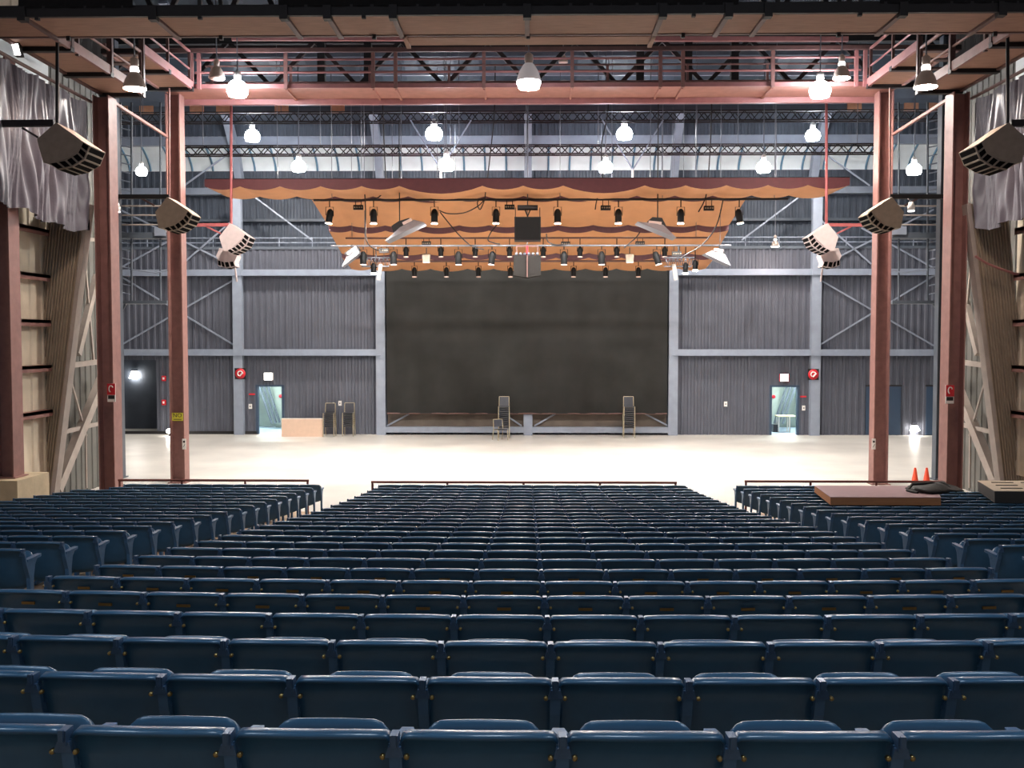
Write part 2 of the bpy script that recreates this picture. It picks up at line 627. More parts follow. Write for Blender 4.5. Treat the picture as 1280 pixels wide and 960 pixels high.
# ledge, upper walls
mb = MB()
mb.box(XL, XR, DW - .07, 47.6, zl - .12, zl)
mb.build('ledge', 'post_dark', wb)
d2 = 47.5
za = P(660, 243, d2).z
mb = MB().corr(XL, XR, zl, za, d2)
mb.build('upper_sheeting', 'wall_up', wb)
prof = [(213, 47.0), (182, 46.2)]
zb0, zb1 = P(660, 243, 47.2).z, P(660, 236, 47.2).z
MB().box(XL, XR, 47.0, 47.5, zb0, zb1 + .05).build('wall_beam', 'post', wb)
zc = P(660, 213, 47.0).z
MB().corr(XL, XR, zb1, zc, 47.05, .3).build('upper_sheeting', 'wall_up', wb)
# white curved insulation band
zd = P(660, 181, 45.9).z
rows = []
for i in range(7):
    t = i / 6
    rows.append([(x, 47.0 - 1.15 * t ** 1.8, zc + (zd - zc) * t) for x in (XL, XR)])
MB().grid(rows).build('insulation_band', 'strip', wb)
mb = MB()
x = XL + .4
while x < XR:
    mb.tube([(x, 46.97 - 1.15 * (i / 6) ** 1.8, zc + (zd - zc) * i / 6) for i in range(7)], .05, 6)
    x += .98
mb.build('band_rib', 'rib', wb)
ze0, ze1 = P(660, 181, 45.7).z, P(660, 170, 45.7).z
MB().box(XL, XR, 45.6, 45.95, ze0, ze1).build('wall_beam', 'post', wb)
zf = P(660, 148, 45).z
mb = MB()
mb.corr(XL, XR, ze1, zf, 45.6, .3)
mb.build('upper_sheeting', 'wall_up', wb)
zg = P(660, 128, 43.5).z
MB().grid([[(XL, 45.6, zf), (XR, 45.6, zf)], [(XL, 43.0, zg), (XR, 43.0, zg)], [(XL, 42.0, zg + .5), (XR, 42.0, zg + .5)]], False).build('eave_sheeting', 'wall_up', wb)
# posts and beams of the lower wall
for px in (300.5, 477.5, 840, 1016.5, 1180):
    x = XW(px)
    MB().box(x - .21, x + .21, DW - .35, DW - .05, Z0, P(px, 236, DW).z).build('wall_post', 'post', wb)
for px in (304, 477.5, 660, 840, 1012):
    x = XW(px, 300, 47)
    # upper post, then the curved rafter leaning toward the seats
    pts = [(x, 46.7, zb1), (x, 46.0, zc + .6), (x, 45.3, ze1), (x, 44.4, zf + .3), (x, 42.8, zg + .55), (x, 40.5, zg + 1.6), (x, 37, zg + 2.3)]
    mb = MB()
    for a, b in zip(pts, pts[1:]):
        mb.bar(a, b, .34, .4, (0, -1, .3))
    mb.build('curved_rafter', 'post', wb)
for py in (340.5, 440.5):
    z = P(660, py, DW - .2).z
    for a, b in ((XL, XW(477.5)), (XW(840), XR)):
        MB().box(a, b, DW - .3, DW - .06, z - .14, z + .14).build('wall_beam', 'post', wb)
        MB().box(a, b, DW - .42, DW - .3, z - .145, z - .12).build('beam_flange', 'post', wb)
zs = P(660, 537, DW - .2).z
MB().box(XW(477.5), XW(840), DW - .34, DW - .06, zs - .13, zs + .13).build('wall_beam', 'post', wb)
MB().box(XW(660) - .2, XW(660) + .2, DW - .4, DW - .05, Z0, 1.2).build('wall_post', 'post', wb)
mb = MB()
for ax, bx in ((484, 512), (835, 806), (652, 630), (668, 694)):
    mb.bar((XW(ax), DW - .15, P(ax, 532, DW).z), (XW(bx), DW - .15, P(bx, 517, DW).z), .07)
mb.build('diagonal_brace', 'post', wb)
MB().box(XL, dl0, DW - .06, DW - .045, Z0, Z0 + .14).build('kick_strip', 'black', wb)
# X braces of the outer bays
for sx in (0, 1):
    f_ = (lambda p: p) if not sx else (lambda p: 1317 - p)
    for (a, b) in (((150, 432), (297, 347)), ((150, 345), (297, 434)), ((150, 262), (297, 335)), ((228, 330), (297, 270)), ((150, 335), (240, 285)), ((230, 232), (300, 182)), ((310, 240), (390, 300))):
        pa = P(f_(a[0]), a[1], DW - .12)
        pb = P(f_(b[0]), b[1], DW - .12)
        MB().bar(pa, pb, .065).build('diagonal_brace', 'post', wb)
# walkway rail over the ledge
mb = MB()
for py in (297, 303):
    z = P(660, py, 45.8).z
    mb.tube([(XL, 45.8, z), (XR, 45.8, z)], .03, 6)
for i in range(30):
    x = XL + i * 44 / 29
    mb.tube([(x, 45.8, zl), (x, 45.8, P(660, 297, 45.8).z)], .025, 6)
mb.build('ledge_rail', 'post', wb)
mb = MB()
z = P(660, 275, 47.3).z
mb.box(XL, XR, 47.2, 47.45, z - .06, z + .06)
mb.build('wall_beam', 'post_dark', wb)
# black doors beside the board-side lamp
for i, (a, b) in enumerate(((1082, 1125), (1157, 1181))):
    mb = MB().box(XW(a), XW(b), DW - .09, DW - .05, Z0 + .02, P(1100, 483, DW).z)
    dd = mb.build('door_%d' % (i + 3), 'doorblue', origin=False)
    tag(dd, kind='structure')
    MB().box(XW(a) - .04, XW(b) + .04, DW - .1, DW - .05, P(1100, 483, DW).z, P(1100, 481, DW).z).build('door_head', 'black', dd)
    MB().box((XW(a) + XW(b)) / 2 - .01, (XW(a) + XW(b)) / 2 + .01, DW - .095, DW - .085, Z0, P(1100, 483, DW).z).build('meeting_gap', 'black', dd)
# open doorways with the lit rooms behind
for i, (a, b) in enumerate(((dl0, dl1), (dr0, dr1))):
    m_ = 1 if i == 0 else -1
    e = empty('door_%d' % (i + 1), ((a + b) / 2, DW, Z0), kind='structure')
    mb = MB()
    for x in (a, b):
        mb.box(x - .05, x + .05, DW - .06, DW + .16, Z0, ztop)
    mb.box(a - .05, b + .05, DW - .06, DW + .16, ztop - .04, ztop + .05)
    mb.build('frame', 'doorblue', e)
    hx = b if i == 0 else a
    hx2 = hx - m_ * .05
    mb = MB().box(min(hx2, hx2 - m_ * .06), max(hx2, hx2 - m_ * .06), DW + .16, DW + 1.1, Z0 + .02, ztop - .05)
    mb.build('door_leaf', 'doorblue', e)
    rm = empty('wall_room', ((a + b) / 2, DW, Z0), kind='structure')
    x0, x1 = a - 1.5, b + 1.5
    mb = MB()
    mb.add([(x0, DW + .1, Z0), (x1, DW + .1, Z0), (x1, 49.4, Z0), (x0, 49.4, Z0), (x0, DW + .1, Z0 + 2.9), (x1, DW + .1, Z0 + 2.9), (x1, 49.4, Z0 + 2.9), (x0, 49.4, Z0 + 2.9)],
           [(0, 3, 7, 4), (1, 5, 6, 2), (4, 7, 6, 5), (0, 4, 5, 1)][:3])
    mb.build('room_shell', 'room_wall', rm)
    MB().box(x0, x1, 49.4, 49.5, Z0, Z0 + 2.9).build('room_end', 'room_grey', rm)
    MB().box(x0, x1, DW + .15, 49.4, Z0 + .002, Z0 + .012).build('room_floor', 'room_floor', rm)
    c = (a + b) / 2 * 1.055
    MB().box(c - .28 + m_ * .3, c + .28 + m_ * .3, 48.9, 49.35, Z0 + .012, Z0 + 2.3).build('locker_panel', 'room_grey', rm)
    c = (a + b) / 2 * 1.04
    lx = c - m_ * .5
    mb = MB()
    for q in range(3):
        mb.bar((lx - m_ * (.35 - q * .16), 48.0 + q * .2, ztop + .3), (c + m_ * (-.05 + q * .14), 47.8 + q * .2, Z0 + .3), .09)
    mb.build('stair_stringer', 'post_dark', rm)
    MB().box(c - .5, c + .5, 46.6, 46.75, Z0 + 2.78, Z0 + 2.86).build('ceiling_tube', 'lamp_room', rm)
    MB().lathe([(.09, 0), (.09, .03)], 12, (c + m_ * .12, 48.88, Z0 + 1.55), Matrix.Rotation(PI / 2, 3, 'X')).build('red_disc', 'red', rm)
# table inside the board-side doorway
tx = XW(987)
e = empty('side_table', (tx, 47.0, Z0), 'small cream table inside the lit doorway below the plain exit sign', 'table')
zt = P(985, 519.5, 46.7).z
MB().box(XW(973) * 1.02, dr1 + .2, 46.5, 47.1, zt - .05, zt).build('tabletop', 'tabletop', e)
for x_, y_ in ((tx - .2, 46.6), (tx + .3, 46.6), (tx - .2, 47.0), (tx + .3, 47.0)):
    MB().tube([(x_, y_, Z0), (x_, y_, zt - .04)], .03, 8).build('leg', 'white', e)
mb = MB().box(tx - .42, tx - .2, 46.75, 47.05, Z0 + .012, Z0 + .36)
mb.box(tx - .4, tx - .22, 46.74, 46.76, Z0 + .05, Z0 + .3)
tag(mb.build('dark_box', 'chairblack'), 'small dark box on the floor under the cream table', 'box')

# exit signs
for px, py, lab in ((336, 470.5, 'plain lit white exit sign above doorway by the beige tabletop'), (980, 472, 'lit white exit sign with red edge above doorway showing a table')):
    p = P(px, py, DW - .1)
    e = empty('exit_sign', p, lab, 'sign')
    MB().box(p.x - .2, p.x + .2, DW - .19, DW - .045, p.z - .17, p.z + .17).build('housing', 'red' if px > 600 else 'white', e)
    MB().box(p.x - .19, p.x + .17, DW - .2, DW - .19, p.z - .16, p.z + .16).build('lit_face', 'exit', e)

# fire signs on posts
FS = [(300.5, 467, DW - .36, .25, 'red hose sign on grey wall post by the doorway with stairs'),
      (1016.5, 468, DW - .36, .25, 'red hose sign on grey wall post by the doorway with table')]


def fire_sign(p, s, lab, norm=None):
    e = empty('fire_sign', p, lab, 'sign', )
    MB().box(p.x - s, p.x + s, p.y - .02, p.y, p.z - s, p.z + s).build('plate', 'black', e)
    R = Matrix.Rotation(PI / 2, 3, 'X')
    MB().lathe([(s * .95, 0), (s * .95, .012)], 20, (p.x, p.y - .02, p.z), R).build('red_disc', 'red', e)
    mb = MB()
    mb.tube([(p.x + s * .45 * math.cos(t), p.y - .035, p.z + s * .45 * math.sin(t)) for t in [.6 + i * .45 for i in range(9)]], s * .11, 6)
    mb.bar((p.x - s * .1, p.y - .035, p.z - s * .45), (p.x + s * .5, p.y - .035, p.z + s * .2), s * .22)
    mb.build('white_symbol', 'white', e)


for px, py, d, s, lab in FS:
    fire_sign(P(px, py, d), s, lab)
# switches and boxes on the back wall
for px, py, mt, lab in ((313, 508, 'white', 'white light switch beside the doorway with stairs'), (1004.5, 510, 'white', 'white light switch beside the doorway with the table'),
                        (907, 505, 'white', 'white wall switch alone on dark wall between screen and doorway'),
                        (425, 504, 'white', 'small white switch behind the stacked chairs against the wall')):
    p = P(px, py, DW - .06)
    mb = MB().box(p.x - .07, p.x + .07, p.y - .03, p.y + .03, p.z - .11, p.z + .11)
    e = mb.build('light_switch', mt)
    tag(e, lab, 'switch')
    MB().box(p.x - .02, p.x + .02, p.y - .05, p.y - .03, p.z - .03, p.z + .03).build('toggle', 'black', e)
for px, py, lab in ((315, 492.8, 'red strip sign beside the doorway with stairs'), (1004, 495.8, 'orange red strip sign beside the doorway with table')):
    p = P(px, py, DW - .06)
    tag(MB().box(p.x - .14, p.x + .14, p.y - .02, p.y + .02, p.z - .035, p.z + .035).build('strip_sign', 'red'), lab, 'sign')
for px, py, lab in ((205, 473, 'upper red alarm box on the dark wall beside the brown column'), (205, 503, 'lower red alarm box on the dark wall beside the brown column')):
    p = P(px, py, DW - .06)
    mb = MB().box(p.x - .09, p.x + .09, p.y - .06, p.y + .02, p.z - .12, p.z + .12)
    e = tag(mb.build('alarm_box', 'red'), lab, 'alarm')
    MB().box(p.x - .04, p.x + .04, p.y - .07, p.y - .06, p.z - .05, p.z + .05).build('pull_handle', 'white', e)

# black scrim
s0, s1 = XW(483, 400, DW - .5), XW(834.5, 400, DW - .5)
ztop_s, zbot_s = P(660, 318, DW - .5).z, P(660, 517, DW - .5).z
e = empty('black_screen', ((s0 + s1) / 2, DW - .5, zbot_s), 'huge black scrim hanging on the stage back wall between grey posts', 'screen')
rows = []
for j in range(9):
    z = ztop_s + (zbot_s - ztop_s) * j / 8
    rows.append([(s0 + (s1 - s0) * i / 60, DW - .5 + .025 * math.sin(i * 1.3) + .015 * math.sin(i * .41 + j), z) for i in range(61)])
MB().grid(rows).build('cloth', 'screen', e)
MB().tube([(s0, DW - .48, ztop_s), (s1, DW - .48, ztop_s)], .05, 8).build('top_batten', 'black', e)
MB().tube([(s0, DW - .48, zbot_s), (s1, DW - .48, zbot_s)], .035, 8).build('bottom_pipe', 'brown_steel', e)
for x in (s0 + .3, s1 - .3):
    MB().tube([(x, DW - .48, ztop_s), (x, DW - .48, zg + .5)], .02, 6).build('hanging_cable', 'wire', e)
e = MB().box(s0 - .02, s1 + .02, DW - .049, DW - .047, zs + .13, P(660, 515, DW).z).build('wall_hem_panel', 'scrimlow', wb)

# side walls of the stage house
for sg, nm in ((-1, 'wall_left'), (1, 'wall_right')):
    mb = MB()
    mb.add([(sg * 22, 30.6, Z0), (sg * 22, 49.5, Z0), (sg * 22, 49.5, 17), (sg * 22, 30.6, 17)], [(0, 1, 2, 3)])
    tag(mb.build(nm, 'wall', origin=False), kind='structure')
# roof deck
mb = MB()
zr0 = zg + .5
ROOF = [(42.0, zr0), (38, zr0 + 1.5), (33, zr0 + 2.3), (20, zr0 + 2.6), (10, zr0 + 2.8), (-4, zr0 + 3.0)]
n = 88
for (ya, z_a), (yb, z_b) in zip(ROOF, ROOF[1:]):
    r0, r1 = [], []
    for i in range(n + 1):
        x = -22 + 44 * i / n
        o_ = .07 if i % 2 else 0
        r0.append((x, ya, z_a + o_))
        r1.append((x, yb, z_b + o_))
    mb.grid([r0, r1], False)
cl = mb.build('ceiling', 'roof', origin=False)
tag(cl, kind='structure')
for yy, zz_ in ((40, zr0 + .75), (38, zr0 + 1.4), (35.5, zr0 + 1.8), (33, zr0 + 2.2), (30, zr0 + 2.25), (27, zr0 + 2.3), (24, zr0 + 2.4), (21, zr0 + 2.5)):
    MB().box(-22, 22, yy - .08, yy + .08, zz_ - .28, zz_).build('purlin', 'post_dark', cl)

# ------------------------------------------------------------------ the two dark lattice trusses and the roof truss


def lattice(py0, py1, d, pxa, pxb, label, bay, r=.03, depth=.35):
    a0 = P(660, py0, d).z
    a1 = P(660, py1, d).z
    xa, xb = P(pxa, py0, d).x, P(pxb, py0, d).x
    e = empty('lighting_truss', ((xa + xb) / 2, d, a1), label, 'truss')
    for z in (a0, a1):
        for y in (d, d + depth):
            MB().tube([(xa, y, z), (xb, y, z)], r, 6).build('chord', 'truss_red', e)
    n = int(round((xb - xa) / bay))
    mb = MB()
    for y in (d, d + depth):
        lo_, hi_ = (a1, a0) if y == d else (a0, a1)
        for i in range(n):
            x0 = xa + (xb - xa) * i / n
            x1 = xa + (xb - xa) * (i + 1) / n
            mb.tube([(x0, y, lo_), ((x0 + x1) / 2, y, hi_), (x1, y, lo_)], r * .75, 5)
    mb.build('lacing', 'truss', e)
    for t in (.03, .2, .4, .6, .8, .97):
        x = xa + (xb - xa) * t
        MB().tube([(x, d + depth / 2, a0), (x, d + depth / 2, zr0 + 1.0)], .015, 5).build('hanging_cable', 'wire', e)
    return e


lattice(139, 151, 40, 146, 1176, 'upper long dark lattice truss just under the pink catwalk', .62)
lattice(181, 192, 37.5, 226, 1100, 'lower long dark lattice truss in front of the white band', .62)
# beam carrying orange blocks
pb = P(660, 136, 41)
e = empty('blocked_beam', pb, 'dark beam with orange wood blocks under the pink catwalk', 'beam')
MB().box(-17.5, 17.5, 40.95, 41.2, pb.z - .13, pb.z + .13).build('beam', 'post_dark', e)
for px in (151, 183, 246, 279, 352, 422, 1068, 1139, 1169):
    x = XW(px, 136, 40.9)
    MB().box(x - .28, x + .28, 40.86, 40.94, pb.z - .15, pb.z + .15).build('wood_block', 'blocks', e)
# deep roof truss between the catwalks
dR = 33
zt0, zt1 = P(660, 108, dR).z, P(660, 50, dR).z
e = empty('roof_truss', (0, dR, zt0), 'deep dark zigzag roof truss behind the pink catwalk', 'truss')
for z in (zt0, zt1):
    MB().box(-14, 14, dR - .1, dR + .1, z - .1, z + .1).build('chord', 'truss', e)
for i in range(-5, 5):
    x0 = i * 2.83 + .1
    for a, b in ((x0, x0 + 1.415), (x0 + 2.83, x0 + 1.415)):
        MB().bar((a, dR, zt0), (b, dR, zt1), .13, .13).build('diagonal', 'truss_red' if i % 2 else 'truss', e)
for px in (402, 460, 800, 860, 918):
    x = XW(px, 80, dR)
    MB().box(x - .12, x + .12, dR - .12, dR + .12, zt0 - .1, zt1).build('upright', 'truss', e)
# cross bracing bars above
for i, (a, b, d, py0, py1) in enumerate(((290, 1060, 31.8, 48, 49), (200, 1120, 35.5, 58, 58), (200, 1130, 38, 92, 92))):
    pa, pb_ = P(a, py0, d), P(b, py1, d)
    o = MB().bar(pa, pb_, .12, .14).build('roof_tie', 'pinklight' if i == 0 else ('truss_red' if i == 1 else 'post'))
    tag(o, ['thin pink tie bar running behind the front catwalk', 'dark tie bar spanning the roof space above handrails', 'pale tie bar spanning the roof behind the pink catwalk'][i], 'beam')

# ------------------------------------------------------------------ catwalks


def rails(e, pts_a, pts_b, heights, npost, mats, r=.028, post='brown_steel', postmats=None):
    a, b = Vector(pts_a), Vector(pts_b)
    for h, mt in zip(heights, mats):
        MB().tube([a + Vector((0, 0, h)), b + Vector((0, 0, h))], r if h < .95 else r * 1.5, 8).build('handrail', mt, e)
    for i in range(npost):
        p = a + (b - a) * i / (npost - 1)
        MB().box(p.x - .035, p.x + .035, p.y - .035, p.y + .035, p.z - .08, p.z + heights[-1]).build('post', post, e)


# front catwalk over the seats
zA = P(660, 17.5, 17.9).z
e = empty('front_catwalk', (0, 18.5, zA), 'brown plywood-bottomed catwalk spanning the top of the view', 'catwalk')
xa, xb = -11.6, 11.6
yb_ = 17.9 * 408 / 383.0
MB().box(xa, xb, 17.9, yb_, zA, zA + .05).build('soffit', 'ply', e)
MB().box(xa, xb, 17.82, 17.9, zA - .03, zA + .16).build('edge_beam', 'black', e)
MB().box(xa, xb, yb_, yb_ + .08, zA - .015, zA + .12).build('edge_beam', 'brown_steel', e)
for px in (30, 193, 356, 410, 492, 659, 828, 910, 959, 1127, 1250):
    x = P(px, 17, 17.9).x
    MB().box(x - .045, x + .045, 17.9, yb_ + .08, zA - .05, zA).build('joist', 'brown_steel', e)
    MB().box(x - .07, x + .07, 17.78, 17.94, zA - .1, zA + .14).build('bracket', 'black', e)
x0, x1 = P(508, 45, 19.4).x, P(815, 45, 19.4).x
MB().box(x0, x1, 19.25, 19.75, zA - .0, zA + .05).build('rear_soffit', 'ply', e)
for x in (x0, x1):
    MB().box(x - .04, x + .04, yb_, 19.8, zA - .05, zA).build('joist', 'ply', e)
rails(e, (xa, 17.86, zA), (xb, 17.86, zA), (.55, 1.1), 9, ('black', 'black'), post='black')
rails(e, (xa, yb_, zA), (xb, yb_, zA), (.55, 1.1), 9, ('black', 'black'), post='black')
for pa, pb_ in ((30, 172), (352, 920), (1095, 1300)):
    xx0, xx1 = P(pa, 5, 18).x, P(pb_, 5, 18).x
    n = int((xx1 - xx0) / .12) + 2
    rows = [[(xx0 + (xx1 - xx0) * i / n, 17.8 + .03 * math.sin(i * 1.9), z) for i in range(n + 1)] for z in (zA + .12, zA + 1.3)]
    MB().grid(rows).build('black_valance', 'blackcloth', e)
# hangers to the roof
for x in (-9, -4.4, 0, 4.4, 9):
    MB().tube([(x, 18.0, zA), (x, 18.0, zr0 + 2.5)], .05, 8).build('hanger', 'black', e)
# front roof truss glimpsed above
e = empty('roof_truss', (0, 21.5, zA + 1.0), 'dark roof truss above the front catwalk at the picture top', 'truss')
zq = P(660, 4, 21.5).z
for z in (zq - .55, zq + .9):
    MB().box(-12, 12, 21.4, 21.6, z - .09, z + .09).build('chord', 'truss', e)
for i in range(-9, 9):
    MB().bar((i * 1.3, 21.5, zq - .55), (i * 1.3 + .65, 21.5, zq + .9), .1).build('diagonal', 'truss_red', e)
    MB().bar((i * 1.3 + 1.3, 21.5, zq - .55), (i * 1.3 + .65, 21.5, zq + .9), .1).build('diagonal', 'truss', e)

# pink stage catwalk
zB = P(660, 109.5, 29.3).z
yB0, yB1 = 29.3, 30.55
e = empty('pink_catwalk', (0, 29.9, zB), 'long pink catwalk with handrails spanning between the two brown columns', 'catwalk')
MB().box(-10.7, 10.7, yB0, yB1, zB, zB + .05).build('soffit', 'ply_pink', e)
MB().box(-10.0, 10.0, yB0 - .06, yB0, zB, zB + .12).build('edge_beam', 'pinklight', e)
MB().box(-10.7, 10.7, yB1, yB1 + .15, zB - .16, zB + .1).build('edge_beam', 'pinklight', e)
for px in (358, 467, 495, 605, 715, 825, 853, 965):
    x = P(px, 108, yB0).x
    MB().box(x - .03, x + .03, yB0, yB1, zB - .06, zB).build('joist', 'ply_pink', e)
    MB().box(x - .05, x + .05, yB0 - .12, yB0 - .02, zB - .03, zB + 1.0).build('post', 'pink', e)
for px in (241, 250, 1069, 1080):
    x = P(px, 108, yB0).x
    MB().box(x - .05, x + .05, yB0 - .12, yB0 - .02, zB - .03, zB + 1.0).build('post', 'pinklight', e)  # end posts take the lighter pink in place of the light on them
zt = P(660, 61.5, yB0 - .1).z
xr0, xr1 = P(178, 64, yB0 - .1).x, P(1142, 64, yB0 - .1).x
MB().bar((xr0, yB0 - .1, zt), (xr1, yB0 - .1, zt), .1, .12).build('handrail', 'brown_steel', e)
for py in (73, 89):
    z = P(660, py, yB0 - .1).z
    MB().tube([(P(245, py, yB0).x, yB0 - .08, z), (P(1075, py, yB0).x, yB0 - .08, z)], .035, 8).build('handrail', 'pinklight', e)
for h in (.5, 1.0):
    MB().tube([(-9.8, yB1 + .05, zB + h), (9.8, yB1 + .05, zB + h)], .03, 8).build('handrail', 'pink', e)
for i in range(9):
    x = -9.6 + i * 2.4
    MB().box(x - .035, x + .035, yB1 + .02, yB1 + .09, zB, zB + 1.0).build('post', 'pink', e)

# side catwalks running back from the columns: (low run, then high run)
for sg in (-1, 1):
    side = 'above the hanging grey speaker beside the ladder' if sg < 0 else ''
    e = empty('side_catwalk', (sg * 10, 22, zA + .3), 'stepped side catwalk above the curtain %s' % ('with a bright window gap behind it' if sg < 0 else 'over the right hanging speaker'), 'catwalk')
    H1 = 4.3 + 306 / F * 24.9
    xi, xo = sg * 9.55, sg * 10.55
    lo_, hi_ = min(xi, xo), max(xi, xo)
    MB().box(lo_, hi_, 19.4, 24.9, H1, H1 + .05).build('soffit', 'ply', e)
    for yy in (21.0, 23.0, 24.9):
        MB().box(lo_ - .05, hi_ + .05, yy - .08, yy + .08, H1 - .09, H1 + .02).build('crossbeam', 'black', e)
    MB().box(xi - .04, xi + .04, 19.4, 24.9, H1 - .05, H1 + .16).build('edge_beam', 'pink', e)
    MB().box(xo - .04, xo + .04, 19.4, 24.9, H1 - .05, H1 + .16).build('edge_beam', 'brown_steel', e)
    rails(e, (xi, 19.6, H1), (xi, 24.8, H1), (.5, 1.0), 4, ('pink', 'pink'))
    H2 = zB
    xi2, xo2 = sg * 9.75, sg * 10.7
    lo_, hi_ = min(xi2, xo2), max(xi2, xo2)
    MB().box(lo_, hi_, 25.4, 29.25, H2, H2 + .05).build('soffit', 'ply', e)
    for yy in (25.4, 27.3, 29.15):
        MB().box(lo_ - .05, hi_ + .05, yy - .08, yy + .08, H2 - .1, H2 + .02).build('crossbeam', 'black', e)
    MB().box(xi2 - .04, xi2 + .04, 25.4, 29.2, H2 - .05, H2 + .18).build('edge_beam', 'pinklight', e)
    MB().box(xo2 - .04, xo2 + .04, 25.4, 29.2, H2 - .05, H2 + .18).build('edge_beam', 'pink', e)
    rails(e, (xi2, 25.5, H2), (xi2, 29.0, H2), (.5, 1.0), 3, ('pinklight', 'pinklight'))
    # ladder-like steps between runs
    for q in range(5):
        zq_ = H1 + (H2 - H1) * (q + .5) / 5
        MB().box(lo_, hi_, 24.95 + q * .08, 25.15 + q * .08, zq_ - .02, zq_ + .02).build('step', 'brown_steel', e)
    # vertical standard posts rising beside rails
    for yy, hh in ((21.0, 1.3), (23.0, 1.2), (24.9, 1.3)):
        MB().box(xi - .06, xi + .06, yy - .05, yy + .05, H1, H1 + hh).build('post', 'brown_steel', e)
    # pink brace down to the inner column
    MB().bar((sg * 10.45, 24.9, H1 - .1), (sg * 10.7, 29.8, P(222, 172, 29.9).z), .07).build('brace', 'pink', e)

# ------------------------------------------------------------------ steel I-columns


def icol(name, xc, yc, w, fl, z0, z1, label, mt='pink'):
    e = empty(name, (xc, yc, z0), label, 'column')
    t = .035
    for s_ in (-1, 1):
        MB().box(xc + s_ * w / 2 - t / 2, xc + s_ * w / 2 + t / 2, yc - fl / 2, yc + fl / 2, z0, z1).build('flange', mt, e)
    MB().box(xc - w / 2 + t / 2, xc + w / 2 - t / 2, yc - t / 2, yc + t / 2, z0, z1).build('web', mt, e)
    MB().box(xc - w / 2 - .08, xc + w / 2 + .08, yc - fl / 2 - .06, yc + fl / 2 + .06, z0, z0 + .03).build('base_plate', mt, e)
    return e


cB = zB - .02
tl = P(222, 430, 29.95)
tr = P(1101, 430, 29.95)
icol('steel_column', tl.x, 30.0, .40, .42, Z0, zB - .01, 'red-brown steel column with yellow notice standing at the stage edge', 'pink')
icol('steel_column', tr.x, 30.0, .40, .42, Z0, zB - .01, 'red-brown steel column near orange cones, holding the pink catwalk', 'pink')
HH1 = 4.3 + 306 / F * 24.9
ol = P(136, 430, 24.85)
orr = P(1191, 430, 24.85)
icol('steel_column', ol.x, 24.85, .36, .5, Z0, HH1 - .1, 'red-brown column with red hose sign, beside the plain seats', 'pink')
icol('steel_column', orr.x, 24.85, .36, .5, Z0, HH1 - .1, 'red-brown column with red hose sign, behind the dark deck', 'pink')
fl_ = P(9, 430, 21.4)
fr_ = P(1309, 430, 21.4)
zp = P(15, 597, 21.3).z
icol('steel_column', fl_.x, 21.4, .36, .45, zp, HH1 - .1, 'red-brown column standing on a concrete plinth below the curtain', 'pink')
mb = MB().box(-11.9, P(27.5, 600, 21.0).x, 20.8, 22.2, Z0, zp)
tag(mb.build('concrete_plinth', 'concrete'), 'cream concrete plinth under the red-brown column at the picture edge', 'plinth')
pbar = P(33, 612, 22.0)
mb = MB()
zb_ = floor_z(22.0)
mb.lathe([(.15, 0), (.16, .05), (.16, 1.0), (.17, 1.04), (.17, pbar.z + .15 - zb_), (.0, pbar.z + .16 - zb_)], 16, (pbar.x, 22.0, zb_))
tag(mb.build('waste_drum', 'post_dark'), 'dark drum standing beside the concrete plinth', 'bin')
# grey posts right behind the outer columns
for sg, px in ((-1, 148), (1, 1174)):
    p = P(px, 430, 31)
    icol('grey_column', p.x, 31.0, .17, .3, Z0, 13.5, 'slim grey post behind the outer red-brown column %s' % ('beside the plain seats' if sg < 0 else 'near the orange cones'), 'post_dark')
# plates on columns
for px, py, lab in ((139.5, 487, 'red hose sign on red-brown column beside the plain seats'), (1187, 489, 'red hose sign on red-brown column behind the dark deck')):
    p = P(px, py, 24.55)
    e = empty('fire_sign', p, lab, 'sign')
    s = .1
    MB().box(p.x - s, p.x + s, p.y - .02, p.y, p.z - s * 3, p.z + s * 1.5).build('plate', 'white', e)
    MB().box(p.x - s, p.x + s, p.y - .03, p.y - .02, p.z - s * 1.3, p.z + s * 1.5).build('red_field', 'red', e)
    mb = MB().tube([(p.x + s * .5 * math.cos(t), p.y - .04, p.z + .02 + s * .8 * math.sin(t)) for t in [.4 + i * .5 for i in range(9)]], .014, 6)
    mb.build('white_symbol', 'white', e)
    MB().box(p.x - s * .8, p.x + s * .8, p.y - .03, p.y - .02, p.z - s * 2.3, p.z - s * 1.4).build('black_symbol', 'black', e)
p = P(222, 521, 29.76)
e = empty('notice_sign', p, 'yellow NO notice fixed to the brown column at the stage edge', 'sign')
MB().box(p.x - .165, p.x + .165, p.y - .015, p.y, p.z - .12, p.z + .12).build('plate', 'yellow', e)
text_part('NO', .17, (p.x, p.y - .02, p.z + .04), e, 'black')
MB().box(p.x - .12, p.x + .12, p.y - .02, p.y - .015, p.z - .085, p.z - .065).build('small_print', 'black', e)
for px, lab in ((230.3, 'small white notice low on the column with the yellow sign'), (1092, 'small white notice low on the column near the cones')):
    p = P(px, 555, 29.74)
    e = empty('notice_sign', p, lab, 'sign')
    MB().box(p.x - .055, p.x + .055, p.y - .015, p.y, p.z - .16, p.z + .16).build('plate', 'white', e)
    mb = MB()
    mb.box(p.x - .03, p.x + .03, p.y - .02, p.y - .015, p.z + .04, p.z + .1)
    mb.bar((p.x - .03, p.y - .018, p.z - .1), (p.x + .03, p.y - .018, p.z + .0), .02, .01)
    mb.build('black_mark', 'black', e)

